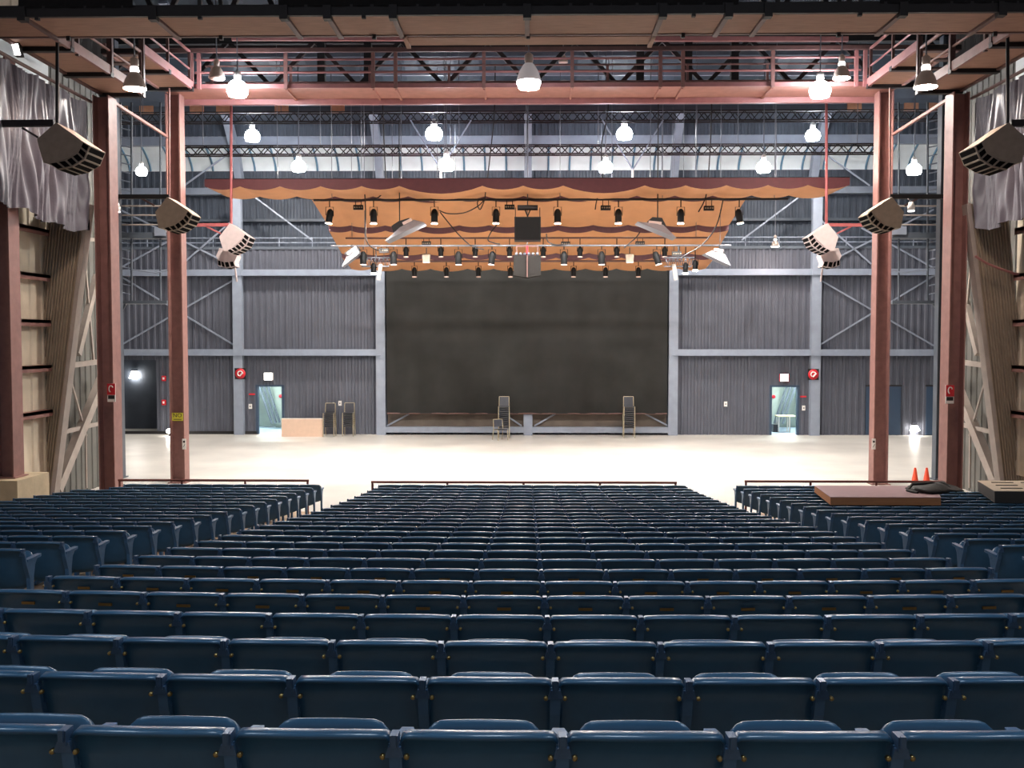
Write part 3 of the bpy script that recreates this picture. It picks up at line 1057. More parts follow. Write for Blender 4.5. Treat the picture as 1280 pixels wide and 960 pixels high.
# ------------------------------------------------------------------ side walls of the seating: beige sheet, girts, slanted sheet, braced wall
for sg in (-1, 1):
    fx = (lambda p: p) if sg < 0 else (lambda p: 1320 - p)
    nm = 'left' if sg < 0 else 'right'
    e = empty('wall_side_' + nm, (sg * 11.9, 22, Z0), kind='structure')
    X = sg * 11.95
    mb = MB()
    n = 16
    pts = []
    for i in range(n + 1):
        yy = 15 + (24.5 - 15) * i / n
        pts += [(X, yy), (X, yy + .25)]
        if i < n:
            pts += [(X + sg * .03, yy + .27), (X + sg * .03, yy + .55)]
    vs = [(x, y, 1.0) for x, y in pts] + [(x, y, 12.5) for x, y in pts]
    k = len(pts)
    mb.add(vs, [(i, i + 1, k + i + 1, k + i) for i in range(k - 1)])
    mb.build('beige_sheeting', 'beige', e)
    for z in (6.95, 5.85, 4.75, 3.65, 2.55, 8.05, 9.15):
        MB().box(min(X, X - sg * .22), max(X, X - sg * .22), 15, 24.45, z - .04, z + .04).build('girt', 'pink', e)
        MB().box(min(X - sg * .2, X - sg * .22), max(X - sg * .2, X - sg * .22), 15, 24.45, z - .12, z + .04).build('girt_lip', 'pink', e)
    # slanted ribbed sheet (outer face leans inward with height)
    bl, br_, tr_, tl_ = P(fx(26), 640, 24.6), P(fx(65), 640, 24.6), P(fx(111), 255, 24.6), P(fx(61), 255, 24.6)
    nr = 13
    lower, upper = [], []
    for i in range(nr):
        for t, dy in ((0, 0), (.5, 0), (.6, -.05), (.9, -.05)):
            u = (i + t) / nr
            lower.append(bl.lerp(br_, u) + Vector((0, dy, 0)))
            upper.append(tl_.lerp(tr_, u) + Vector((0, dy, 0)))
    lower.append(br_.copy())
    upper.append(tr_.copy())
    w = empty('slanted_wing', (br_.x, 24.6, Z0), 'leaning taupe corrugated wing panel beside the %s' % ('concrete plinth and plain seats' if sg < 0 else 'dark deck and orange pipe'), 'panel')
    mb = MB().grid([lower, upper], False)
    mb.grid([[v + Vector((0, .25, 0)) for v in lower], [v + Vector((0, .25, 0)) for v in upper]], False)
    mb.add([br_, tr_, tr_ + Vector((0, .25, 0)), br_ + Vector((0, .25, 0))], [(0, 1, 2, 3)])
    mb.add([bl, tl_, tl_ + Vector((0, .25, 0)), bl + Vector((0, .25, 0))], [(0, 1, 2, 3)])
    mb.build('ribbed_sheet', 'slant', w)
    MB().bar(br_ + Vector((0, .05, 0)), tr_ + Vector((0, .05, 0)), .1, .3, (0, 1, 0)).build('edge_trim', 'brace', w)
    # grey braced wall
    X2 = sg * 12.6
    g = empty('wall_braced_' + nm, (X2, 28, Z0), kind='structure')
    mb = MB()
    pts = []
    for i in range(16):
        yy = 24.8 + i * .35
        pts += [(X2, yy), (X2, yy + .17), (X2 + sg * .03, yy + .19), (X2 + sg * .03, yy + .33)]
    vs = [(x, y, Z0) for x, y in pts] + [(x, y, 12.5) for x, y in pts]
    k = len(pts)
    mb.add(vs, [(i, i + 1, k + i + 1, k + i) for i in range(k - 1)])
    mb.build('grey_sheeting', 'greywall', g)
    X3 = sg * 12.25
    for (a, b, wd) in (((106, 299), (123, 300), .1), ((86, 457), (124, 452), .14), ((76, 541), (125, 529), .11), ((97, 443), (121, 345), .2), ((71, 612), (127, 475), .28), ((86, 467), (108, 545), .06),
                       ((104, 303), (117, 452), .07), ((107, 540), (108, 610), .06)):
        MB().bar(PX(fx(a[0]), a[1], X3), PX(fx(b[0]), b[1], X3), wd, wd * .7, (1, 0, 0)).build('brace', 'brace', g)
    # proscenium return wall between braced wall and stage
    mb = MB()
    xa_, xb_ = sorted((sg * 12.6, sg * 22))
    mb.corr(xa_, xb_, Z0, 17, 30.55, .3)
    mb.build('return_sheeting', 'greywall', g)
# drooping orange pipe on the board side
pp = [P(1219, 320, 24.2), P(1233, 329, 24.2), P(1250, 336, 24.2), P(1268, 342, 24.2), P(1290, 345, 24.2)]
tag(MB().tube(pp, .03, 8).build('sagging_pipe', 'pinklight'), 'thin pink pipe sagging across the taupe wing panel', 'pipe')

# curtains
for sg in (-1, 1):
    X = sg * 10.75
    y0, y1 = 16.0, 24.5
    zt_, zb_ = 10.12, 7.0
    n = 220
    rows = []
    for j in range(25):
        t = j / 24
        r = []
        for i in range(n + 1):
            u = i / n
            a = .055 * math.sin(u * 120 + 3 * math.sin(u * 17) + 1.2 * math.sin(t * 5 + u * 9)) * (.5 + .4 * t) + .028 * math.sin(u * 260 + 5 * math.sin(t * 3 + u * 40)) + .03 * math.sin(u * 41 + t * 7)
            sag = .10 * abs(math.sin(u * 22)) * (1 - t) + (.1 * math.sin(u * 9) + .05 * math.sin(u * 37)) * t
            r.append((X + a * sg * -1, y0 + (y1 - y0) * u + .03 * math.sin(t * 6 + u * 40), zt_ + (zb_ - zt_) * t - sag))
        rows.append(r)
    e = empty('stage_curtain', (X, 20.3, zb_), 'grey satin curtain hung high on the side wall, above the %s' % ('concrete plinth' if sg < 0 else 'sagging pink pipe'), 'curtain')
    MB().grid(rows).build('cloth', 'curtain', e)
    MB().tube([(X, y0, zt_ + .03), (X, y1 + .2, zt_ + .03)], .04, 8).build('track', 'brown_steel', e)
    # dark turned edge of the cloth
    rows = [[(X + sg * (.0 + .55 * i / 10), y1 + .12 * math.sin(i * 1.4), z) for i in range(11)] for z in (zt_ - .1, zb_ + .3, zb_)]
    MB().grid(rows).build('black_lining', 'blackcloth', e)
# louvered daylight strip above the curtain
for sg in (-1, 1):
    mb = MB()
    e = empty('trim_%d' % (1 if sg < 0 else 2), (sg * 11.7, 20, 10.3), kind='structure')
    MB().box(min(sg * 11.7, sg * 11.8), max(sg * 11.7, sg * 11.8), 15, 24.5, 10.3, 11.1).build('pale_band', 'strip', e)
p = P(22, 61, 20.6)
e = empty('flood_lamp', p, 'bluish lit floodlight above the curtain beside the side catwalk', 'lamp')
pts_ = [P(14, 54, 20.6), P(23, 54, 20.6), P(27, 70, 20.6), P(18, 70, 20.6)]
MB().prism(pts_, (0, .12, 0)).build('housing', 'black', e)
mb = MB()
for a, b in ((0.05, .48), (.52, .95)):
    for c_, d_ in ((.05, .3), (.36, .62), (.68, .95)):
        q = [pts_[0].lerp(pts_[1], u).lerp(pts_[3].lerp(pts_[2], u), v) + Vector((0, -.01, 0)) for u, v in ((a, c_), (b, c_), (b, d_), (a, d_))]
        mb.add(q, [(0, 1, 2, 3)])
mb.build('lit_cell', 'exit', e)
MB().bar(p + Vector((0, .05, .1)), p + Vector((0, .1, .9)), .04).build('bracket', 'black', e)

# ------------------------------------------------------------------ hanging acoustic canopy
PEAK = [255, 300, 350, 401, 452, 499, 603, 654, 704, 806, 857, 908, 960, 1010, 1060]


def cloud(px_peaks, d0, py_top, py_bot, d1, py_back, sag, label, xs0, thick_fascia=True):
    xs = [P(p, 230, 33).x for p in px_peaks]
    xs = [x for x in xs if xs0[0] - .01 <= x <= xs0[1] + .01]
    xs = [xs0[0]] + [x for x in xs if x > xs0[0] + .3 and x < xs0[1] - .3] + [xs0[1]]
    fine = []
    for a, b in zip(xs, xs[1:]):
        for i in range(8):
            t = i / 8
            fine.append((a + (b - a) * t, -sag * (b - a) / 1.4 * math.sin(PI * t) ** .8))
    fine.append((xs[-1], 0))
    zt_ = P(660, py_top, d0).z
    zb_ = P(660, py_bot, d0).z
    zk = P(660, py_back, d1).z
    e = empty('acoustic_canopy', ((xs0[0] + xs0[1]) / 2, d0, zb_), label, 'ceiling panel')
    rows = [[(x, d0 + (d1 - d0) * v, zb_ + dz * (1 - .15 * v) + (zk - zb_) * v ** 1.0) for x, dz in fine] for v in (0, .2, .4, .6, .8, 1)]
    MB().grid(rows).build('soffit', 'orange', e)
    th = zt_ - zb_
    rows = [[(x, d0 - .01, zt_) for x, dz in fine], [(x, d0 - .01, zb_ + dz - .005) for x, dz in fine]]
    MB().grid(rows, False).build('fascia', 'maroon' if d0 < 34 else 'mauve', e)
    rows = [[(x, d0 + (d1 - d0) * v, zt_ + (zk - zb_) * v + .02) for x, dz in fine] for v in (0, 1)]
    m_ = MB().grid(rows, False)
    m_.add([rows[1][0], rows[1][-1], Vector(rows[1][-1]) - Vector((0, 0, th)), Vector(rows[1][0]) - Vector((0, 0, th))], [(0, 1, 2, 3)])
    for q in (0, -1):
        m_.add([rows[0][q], rows[1][q], Vector(rows[1][q]) - Vector((0, 0, th)), Vector(rows[0][q]) - Vector((0, 0, th))], [(0, 1, 2, 3)])
    m_.build('top_skin', 'maroon', e)
    for t in (.1, .3, .5, .7, .9):
        x = xs0[0] + (xs0[1] - xs0[0]) * t
        MB().tube([(x, (d0 + d1) / 2, zt_ + (zk - zb_) * .5), (x, (d0 + d1) / 2, zr0 + .8)], .012, 5).build('suspension_wire', 'wire', e)
    return e


W2 = 7.65
cloud(PEAK, 33, 223, 232, 35.4, 245, .13, 'topmost and widest wavy orange canopy panel with maroon front edge', (P(256, 228, 33).x, P(1062, 228, 33).x))
PK2 = [401, 452, 499, 560, 603, 654, 704, 755, 806, 857, 908]
cloud(PK2, 35.5, 243.5, 249, 38.4, 281.5, .10, 'second orange canopy panel down, behind the upper light bar', (-W2, W2))
cloud(PK2, 38.5, 281, 288, 41.1, 316.5, .11, 'third orange canopy panel down, behind the black speaker box', (-W2, W2))
cloud(PK2, 41.2, 316, 322, 43.4, 336, .12, 'lowest orange canopy panel, above the black scrim', (-W2, W2))

# ------------------------------------------------------------------ lighting bars and fixtures


def pipe(name, pxa, pxb, py, d, r, mt, label, hang):
    a, b = P(pxa, py, d), P(pxb, py, d)
    z = (a.z + b.z) / 2
    e = empty(name, ((a.x + b.x) / 2, d, z), label, 'lighting bar')
    MB().tube([(a.x, d, z), (b.x, d, z)], r, 8).build('pipe', mt, e)
    for px in hang:
        x = P(px, py, d).x
        MB().tube([(x, d, z), (x, d, 13.6)], .012, 5).build('hanging_wire', 'wire', e)
    return z


zb1_ = pipe('lighting_bar', 392, 985, 249.5, 34.6, .04, 'black', 'uppermost light bar under the widest orange canopy', (415, 547, 700, 828, 968))
zb2_ = pipe('lighting_bar', 432, 886, 297.5, 38, .035, 'brown_steel', 'brown light bar just below the third canopy edge', (440, 870))
zb3_ = pipe('lighting_bar', 414, 914, 307, 36.4, .035, 'wire', 'pale light bar running behind the grey floodlights', (456, 900))
zb4_ = pipe('lighting_bar', 468, 852, 326.5, 40.5, .04, 'brown_steel', 'lowest light bar in front of the black scrim top', (480, 840))


def par_can(px, py_top, py_bot, d, zpipe, label, group, tilt=0, lit=False):
    top = P(px, py_top, d)
    bot = P(px, py_bot, d)
    L = top.z - bot.z
    r = L * .24
    e = empty('par_can', (top.x, d, bot.z), label, 'stage light', group)
    R = Matrix.Rotation(tilt, 3, 'Y')
    c = Vector((top.x, d, (top.z + bot.z) / 2))
    bd = MB().lathe([(r * .95, -L / 2), (r * 1.0, -L / 2 + .02), (r * 1.0, L * .2), (r * .85, L * .36), (r * .5, L * .47), (r * .2, L * .5)], 14, c, R).build('body', 'can_black', e)
    MB().lathe([(r * .9, -L / 2 - .03), (r * 1.06, -L / 2 - .02), (r * 1.06, -L / 2 + .015), (r * .9, -L / 2 + .02)], 14, c, R).build('lens_rim', 'lamp_stage' if lit is True else 'lens', bd)
    if lit == 'par_on':
        MB().lathe([(r * .1, -L / 2 - .034), (r * .86, -L / 2 - .033)], 14, c, R).build('lit_lens', 'par_on', bd)
    mb = MB()
    mb.tube([c + R @ Vector((-r * 1.15, 0, 0)), c + Vector((-r * 1.15, 0, L * .62)), c + Vector((r * 1.15, 0, L * .62)), c + R @ Vector((r * 1.15, 0, 0))], .014, 6)
    mb.build('yoke', 'can_black', e)
    zy = c.z + L * .62
    if zpipe > zy + .02:
        MB().tube([(c.x, d, zy), (c.x, d, zpipe)], .02, 6).build('clamp', 'can_black', e)
    else:
        MB().box(c.x - .04, c.x + .04, d - .05, d + .05, zy - .03, zpipe + .06).build('clamp', 'can_black', e)
    return e


B1 = [(412, .15), (467, 0), (543, 0), (620, 0), (697, 0), (773, 0), (851, 0), (924, -.15)]
n_ = len(B1)
for i, (px, tl_) in enumerate(B1):
    par_can(px, 261, 278.5, 34.6, zb1_, 'black par can on the uppermost light bar, %s from the plain-seat end' % ORD[i + 1], 'par cans on the uppermost bar', tl_, 'par_on')
for i, px in enumerate((507.5, 551, 594, 637, 679, 725, 771, 831)):
    par_can(px, 308, 321, 38, zb2_, 'black par can on the brown light bar, %s from the plain-seat end' % ORD[i + 1], 'par cans on the brown bar')
for i, (px, tl_) in enumerate(((454, 0), (492, 0), (573, 0), (615, .12), (705, 0), (752, 0), (821, -.3))):
    par_can(px, 314, 331, 36.4, zb3_, 'black par can on the pale light bar, %s from the plain-seat end' % ORD[i + 1], 'par cans on the pale bar', tl_)
for i, px in enumerate((518, 558, 598, 638, 717, 757, 798)):
    par_can(px, 334, 346, 40.5, zb4_, 'small black par can on the lowest bar, %s from the plain-seat end' % ORD[i + 1], 'par cans on the lowest bar')
for i, (px, py) in enumerate(((467, 340.5), (857, 340), (869, 336.5))):
    p = P(px, py, 37)
    par_can(px, py - 12, py + 1.5, 37, zb3_, ['lit par can at the plain-seat end of the canopy', 'brightest lit par can at the board-side end of the canopy', 'second lit par can outermost at the board-side canopy end'][i], 'lit par cans', 0, True)
    mb = MB()
    q = empty('lens', (0, 0, 0)) if False else None
# connector boxes on the bars
for i, (px, py, d) in enumerate(((448, 259, 34.6), (637, 258.5, 34.6), (757, 259.5, 34.6), (886, 260, 34.6), (533, 304, 38), (707, 304.5, 38), (800, 304, 38), (480, 313, 36.4), (846, 317, 36.4))):
    p = P(px, py, d)
    zb = zb1_ if d < 35 else zb2_ if d > 37 else zb3_
    mb = MB().box(p.x - .17, p.x + .17, d - .06, d + .06, p.z - .09, p.z + .07)
    e = tag(mb.build('connector_box', 'black'), 'black connector box on the %s bar, %s along' % ('uppermost' if d < 35 else 'brown' if d > 37 else 'pale', ORD[(i + 1) if i < 4 else (i - 3) if i < 7 else (i - 6)]), 'connector', 'connector boxes on the light bars')
    for sx in (-.1, .1):
        MB().tube([(p.x + sx, d, p.z + .06), (p.x + sx, d, zb)], .014, 6).build('strap', 'can_black', e)
    for k in range(4):
        MB().lathe([(.028, 0), (.028, .03)], 8, (p.x - .12 + k * .08, d - .06, p.z - .01), Matrix.Rotation(PI / 2, 3, 'X')).build('socket', 'spk', e)
# square brown floods
for i, px in enumerate((533, 787)):
    p = P(px, 322, 37.2)
    e = empty('box_flood', p, 'square brown box light under the pale bar, %s' % ('toward the plain seats' if i == 0 else 'toward the board-side seats'), 'stage light', 'square brown box lights')
    MB().hexa([p + Vector(v) for v in ((-.13, -.1, -.17), (.13, -.1, -.17), (.13, .1, -.17), (-.13, .1, -.17), (-.15, -.12, .13), (.15, -.12, .13), (.15, .12, .13), (-.15, .12, .13))]).build('body', 'spk', e)
    MB().box(p.x - .13, p.x + .13, p.y - .1, p.y + .1, p.z - .2, p.z - .17).build('lens', 'lens', e)
    MB().tube([p + Vector((0, 0, .13)), (p.x, 37.2, zb3_)], .02, 6).build('hanger', 'black', e)

# grey trapezoid floodlights


def flood(pts_small, pts_large, d, dep, body, hang, label):
    # a hollow frustum between a small back rectangle and a large mouth
    c = P(sum(p[0] for p in pts_large) / len(pts_large), sum(p[1] for p in pts_large) / len(pts_large), d)
    e = empty('floodlight', c, label, 'floodlight', 'grey trapezoid floodlights')
    a0, a1 = P(*pts_small[0], d), P(*pts_small[1], d)
    b0, b1 = P(*pts_large[0], d), P(*pts_large[1], d)
    D1 = Vector((0, (a1 - a0).length * .8, 0))
    D2 = Vector((0, (b1 - b0).length * .35, 0))
    m1 = MB()
    m1.hexa([b0 - D2, b1 - D2, b1 + D2, b0 + D2, a0 - D1 * .3, a1 - D1 * .3, a1 + D1 * .5, a0 + D1 * .5])
    m1.build('reflector', 'reflector', e)
    q = [P(*b, d) for b in body]
    MB().prism([v + Vector((0, -.15, 0)) for v in q], (0, .4, 0)).build('ballast', 'black', e)
    mid = (a0 + a1) / 2
    MB().bar(a0.lerp(a1, .1) + Vector((0, -.16, .02)), a0.lerp(a1, .9) + Vector((0, -.16, .02)), .1, .1).build('lamp_neck', 'lens', e)
    hb = P(*hang[0], d)
    MB().tube([hb, (hb.x, d, P(*hang[1], d).z)], .02, 6).build('hanging_cable', 'black', e)
    return e


flood([(503, 282), (517, 275)], [(484, 303), (532, 280)], 34.2, .5, [(490, 283), (499, 277), (512, 273), (514, 277), (502, 286), (492, 291)], [(499.5, 276), (499.5, 150)],
      'grey trapezoid floodlight on a cable, toward the plain seats')
flood([(808, 279), (828, 281)], [(795, 279), (843, 299)], 34.2, .5, [(810, 276), (815, 272), (827, 273), (832, 283), (825, 288), (812, 285)], [(822, 273), (822, 80)],
      'grey trapezoid floodlight hanging just beside the black speaker, board side')
flood([(434, 320), (448, 309)], [(429, 334), (450, 318)], 36.2, .4, [(431, 317), (440, 310), (448, 309), (450, 312), (436, 322)], [(440, 311), (440, 306)],
      'tilted grey floodlight at the plain-seat end of pale bar')
flood([(890, 313), (904, 315)], [(879, 318), (911, 333)], 36.2, .4, [(892, 312), (900, 311), (906, 317), (903, 321), (893, 316)], [(899, 312), (899, 306)],
      'tilted grey floodlight at the board-side end of pale bar')

# centre speakers
dS = 34.3
p0, p1 = P(643, 271, dS), P(676, 300, dS)
e = empty('hanging_speaker', ((p0.x + p1.x) / 2, dS, p1.z), 'black square speaker hanging at the centre of the canopy', 'speaker')
MB().box(p0.x, p1.x, dS, dS + .7, p1.z, p0.z).build('cabinet', 'black', e)
MB().box(p0.x + .03, p1.x - .03, dS - .03, dS, p1.z + .03, p0.z - .03).build('grille', 'spk_dark', e)
zf_ = P(659, 258, dS).z
mb = MB().box(p0.x + .1, p1.x - .1, dS + .1, dS + .2, zf_ - .06, zf_ + .06)
mb.box(p0.x + .1, p1.x - .1, dS + .5, dS + .6, zf_ - .06, zf_ + .06)
mb.build('fly_bar', 'black', e)
mb = MB()
cx = (p0.x + p1.x) / 2
for s_ in (-1, 1):
    mb.bar((cx, dS + .3, zf_ - .3), (cx + s_ * .12, dS + .3, zf_), .04)
    mb.bar((cx + s_ * .42, dS + .3, zf_), (cx + s_ * .42, dS + .3, p0.z), .025)
mb.bar((cx, dS + .3, zf_ - .3), (cx, dS + .3, p0.z), .05)
mb.build('bridle', 'black', e)
mb = MB().tube([(cx, dS + .35, zf_), (cx, dS + .35, zr0 + 1.6)], .02, 6).build('hoist_cable', 'wire', e)
dS = 36.0
p0, p1, pc = P(642, 319, dS), P(676, 344, dS), P(659, 347, dS)
e = empty('speaker_cluster', ((p0.x + p1.x) / 2, dS, pc.z), 'taupe two-faced speaker cluster below the black speaker', 'speaker')
cx = (p0.x + p1.x) / 2
for s_, nm in ((-1, 'cabinet'), (1, 'cabinet')):
    xo = cx + s_ * (p1.x - p0.x) / 2
    MB().hexa([(cx, dS - .22, pc.z), (xo, dS, p1.z), (xo, dS + .6, p1.z), (cx, dS + .6, pc.z), (cx, dS - .22, p0.z - .05), (xo, dS, p0.z), (xo, dS + .6, p0.z), (cx, dS + .6, p0.z)]).build(nm, 'spk_brown', e)
    for z0_, z1_ in ((.08, .92),):
        a = Vector((cx + s_ * .05, dS - .22, 0))
        b = Vector((xo - s_ * .05, dS - .02, 0))
        zlo, zhi = pc.z + .12, p0.z - .12
        off = Vector((0, -.02, 0))
        MB().hexa([(a.x, a.y - .0, zlo), (b.x, b.y, zlo + .04), (b.x, b.y + .02, zlo + .04), (a.x, a.y + .02, zlo), (a.x, a.y, zhi), (b.x, b.y, zhi), (b.x, b.y + .02, zhi), (a.x, a.y + .02, zhi)]).build('grille', 'spk_brown', e)
MB().bar((cx, dS - .24, pc.z), (cx, dS - .24, p0.z - .02), .04).build('centre_seam', 'brown_steel', e)
mb = MB()
zt_ = P(659, 307, dS).z
for k in range(6):
    x = p0.x + .1 + k * .15
    mb.lathe([(.05, 0), (.06, .05), (.05, .1)], 10, (x, dS + .05, p0.z))
mb.build('rigging_shackle', 'wire', e)
mb = MB()
for s_ in (-.38, .38):
    mb.bar((cx + s_, dS + .2, p0.z), (cx + s_, dS + .2, zt_), .04)
mb.bar((cx - .4, dS + .2, zt_), (cx + .4, dS + .2, zt_), .06)
mb.build('fly_frame', 'brown_steel', e)
MB().bar((cx, dS + .15, p0.z), (cx, dS + .15, zt_), .07).build('red_strap', 'red', e)
MB().tube([(cx, dS + .35, zt_), (cx, dS + .35, zr0 + 1.6)], .02, 6).build('hoist_cable', 'wire', e)

# arc-fronted horn speakers


def horn(prof, arc_in, arc_out, d, dep, mt, label, mir=None, nsl=6, tail=None):
    fx = (lambda q: (mir - q[0], q[1])) if mir else (lambda q: q)
    prof = [fx(q) for q in prof]
    pts = [P(*q, d) for q in prof]
    c = sum(pts, Vector()) / len(pts)
    e = empty('horn_speaker', c, label, 'speaker')
    MB().prism(pts if not mir else pts[::-1], (0, dep, 0)).build('cabinet', mt, e)
    ai = [P(*fx(q), d) for q in arc_in]
    ao = [P(*fx(q), d) + Vector((0, .02, 0)) for q in arc_out]

    def lerp(l, t):
        t *= len(l) - 1
        i = min(int(t), len(l) - 2)
        return l[i].lerp(l[i + 1], t - i)
    # curved mouth frame and dark slots
    N = 18
    fr = MB()
    rows = [[lerp(ai, i / N) + Vector((0, -.004, 0)) for i in range(N + 1)], [lerp(ao, i / N) + Vector((0, .0, 0)) for i in range(N + 1)], [lerp(ao, i / N) + Vector((0, dep, 0)) for i in range(N + 1)],
            [lerp(ai, i / N) + Vector((0, dep, 0)) for i in range(N + 1)]]
    fr.grid(rows, False)
    for q in (0, N):
        fr.add([rows[0][q], rows[1][q], rows[2][q], rows[3][q]], [(0, 1, 2, 3)])
    mo = fr.build('mouth', mt, e)
    for k in range(nsl):
        t0, t1 = (k + .14) / nsl, (k + .86) / nsl
        s = MB()
        g0, g1 = .12, .9
        for i in range(3):
            u0, u1 = t0 + (t1 - t0) * i / 3, t0 + (t1 - t0) * (i + 1) / 3
            o_ = Vector((0, -.015, 0))
            s.add([lerp(ai, u0).lerp(lerp(ao, u0), g0) + o_, lerp(ai, u1).lerp(lerp(ao, u1), g0) + o_, lerp(ai, u1).lerp(lerp(ao, u1), g1) + o_, lerp(ai, u0).lerp(lerp(ao, u0), g1) + o_], [(0, 1, 2, 3)])
            a, b = lerp(ao, u0), lerp(ao, u1)
            n = Vector((a.z - b.z, 0, b.x - a.x)).normalized() * .012
            if n.z > 0:
                n = -n
            s.add([a + n + Vector((0, .03, 0)), b + n + Vector((0, .03, 0)), b + n + Vector((0, dep - .05, 0)), a + n + Vector((0, dep - .05, 0))], [(0, 1, 2, 3)])
        s.build('horn_slot', 'slot', mo)
    return e


def horn_set(mir, labs, offs):
    f_ = (lambda x, k: x) if not mir else (lambda x, k: offs[k] - x)
    # near one, on its bar
    e = horn([(70, 153), (104, 177), (97, 191), (82, 199), (62, 204), (54, 203), (46, 174)], [(104, 177), (97, 191), (82, 200), (60, 204)], [(112, 182), (105, 199), (90, 208), (72, 212)], 20.2, .75, 'spk', labs[0], offs[0] if mir else None)
    a, b = P(f_(-30, 0), 155, 20.5), P(f_(68, 0), 154, 20.5)
    MB().bar(a, b, .1, .13).build('arm', 'black', e)
    MB().tube([P(f_(71.5, 0), 155, 20.5), P(f_(71.5, 0), 20, 20.5)], .035, 8).build('hanging_rod', 'black', e)
    MB().bar(P(f_(28, 0), 160, 20.5), P(f_(48, 0), 172, 20.5), .04).build('strut', 'black', e)
    # middle one
    e = horn([(209, 246), (235, 263), (229, 272), (218, 281), (205, 285), (198, 285), (194, 265)], [(235, 263), (229, 273), (218, 281), (204, 285)], [(240, 268), (234, 279), (222, 287), (210, 289)], 27.5, .75, 'spk', labs[1], offs[1] if mir else None)
    MB().bar(P(f_(130, 1), 246, 27.9), P(f_(212, 1), 246, 27.9), .12, .12).build('arm', 'black', e)
    MB().bar(P(f_(175, 1), 247, 27.9), P(f_(193, 1), 257, 27.9), .05).build('strut', 'brown_steel', e)
    MB().tube([P(f_(211.5, 1), 246, 27.9), P(f_(211.5, 1), 110, 27.9)], .025, 6).build('hanging_rod', 'pink', e)
    # far one with red pipes
    e = horn([(287, 279), (306, 292), (301, 300), (293, 307), (284, 314), (279, 313), (274, 296)], [(306, 292), (301, 301), (293, 308), (283, 313)], [(312, 296), (307, 307), (299, 313), (289, 317)], 32.5, .7, 'spk_white', labs[2], offs[2] if mir else None)
    MB().bar(P(f_(230, 2), 281.5, 32.8), P(f_(290, 2), 281, 32.8), .1, .1).build('arm', 'redpipe', e)
    MB().tube([P(f_(289, 2), 281, 32.8), P(f_(289, 2), 128, 32.8)], .045, 8).build('hanging_rod', 'redpipe', e)
    MB().bar(P(f_(258, 2), 283, 32.8), P(f_(276, 2), 292, 32.8), .05).build('strut', 'redpipe', e)
    e2 = horn([(274, 310), (294, 312), (296, 320), (292, 330), (274, 328), (270, 320)], [(272, 324), (280, 327), (292, 326)], [(272, 332), (282, 335), (294, 333)], 33.4, .5, 'spk_white', labs[3], offs[2] if mir else None, 4)
    MB().tube([P(f_(292, 2), 320, 33.6), P(f_(296, 2), 352, 33.6)], .03, 6).build('tail_bracket', 'spk_white', e2)
    MB().tube([P(f_(284, 2), 312, 33.6), P(f_(284, 2), 290, 33.6)], .03, 6).build('hanging_rod', 'redpipe', e2)


horn_set(False, ['big taupe horn speaker on black bar before the curtain, above concrete plinth', 'taupe horn speaker beside the column with the yellow notice', 'off-white horn speaker hung from red pipe over the stairs doorway side',
                 'small off-white lower horn speaker under the stairs-side white one'], None)
horn_set(True, ['big taupe horn speaker on black bar before the curtain over the dark deck', 'taupe horn speaker beside the column near the orange cones', 'off-white horn speaker hung from red pipe over the table doorway side',
                'small off-white lower horn speaker under the table-side white one'], [1331, 1324, 1322])

# ------------------------------------------------------------------ lamps


def dome_lamp(px, py, wpx, d, label, lit, topz=None, group=None, lmat='lamp'):
    r = wpx / 2 * d / F
    c = P(px, py, d)
    e = empty('high_bay_lamp', c, label, 'lamp', group)
    prof = [(r, 0), (r * .97, r * .25), (r * .8, r * .8), (r * .5, r * 1.3), (r * .36, r * 1.45)]
    if lit == 2:
        prof = [(r, 0), (r * .98, r * .2), (r * .85, r * .53), (r * .6, r * .8), (r * .3, r * .95)]
    rf = MB().lathe(prof, 24, c).build('reflector', 'globe' if lit == 2 else 'dome_glow' if lit == 3 else 'dome', e)
    if lit == 1:
        MB().lathe([(r * .9, -r * .06), (r * .97, -.005), (r * .97, .004)], 24, c).build('lit_lens', 'lamp_warm', rf)
        MB().lathe([(r * .37, r * 1.45), (r * .4, r * 1.6), (r * .34, r * 1.9)], 16, c).build('glowing_collar', 'exit', e)
        top = r * 1.9
    elif lit == 4:
        MB().lathe([(r * .9, -r * .06), (r * .97, -.005), (r * .97, .004)], 24, c).build('lit_lens', 'lamp_fill', rf)
        top = r * 1.45
    elif lit >= 2:
        MB().lathe([(r * .82, -r * .55), (r * .97, -r * .2), (r * .99, -.003)], 24, c).build('globe_skirt', 'globe', rf)
        MB().lathe([(r * .3, -r * .66), (r * .81, -r * .551)], 24, c).build('lit_lens', lmat, rf)
        top = r * (.95 if lit == 2 else 1.45)
    else:
        MB().lathe([(r * .93, -.02), (r * .96, .0)], 24, c).build('lens', 'lens', rf)
        top = r * 1.45
    MB().lathe([(r * .3, top), (r * .36, top + r * .2), (r * .36, top + r * .7), (r * .12, top + r * .9)], 14, c).build('ballast', 'dome' if lit != 2 else 'white', e)
    MB().tube([c + Vector((0, 0, top + r * .8)), (c.x, c.y, topz or roof_z(d))], .018, 6).build('stem', 'wire', e)
    return e


def roof_z(d):
    pts = [(45, zf), (43, zg)] + ROOF
    for (a, za_), (b, zb_) in zip(pts, pts[1:]):
        if a >= d >= b:
            return za_ + (zb_ - za_) * (a - d) / (a - b)
    return pts[-1][1]


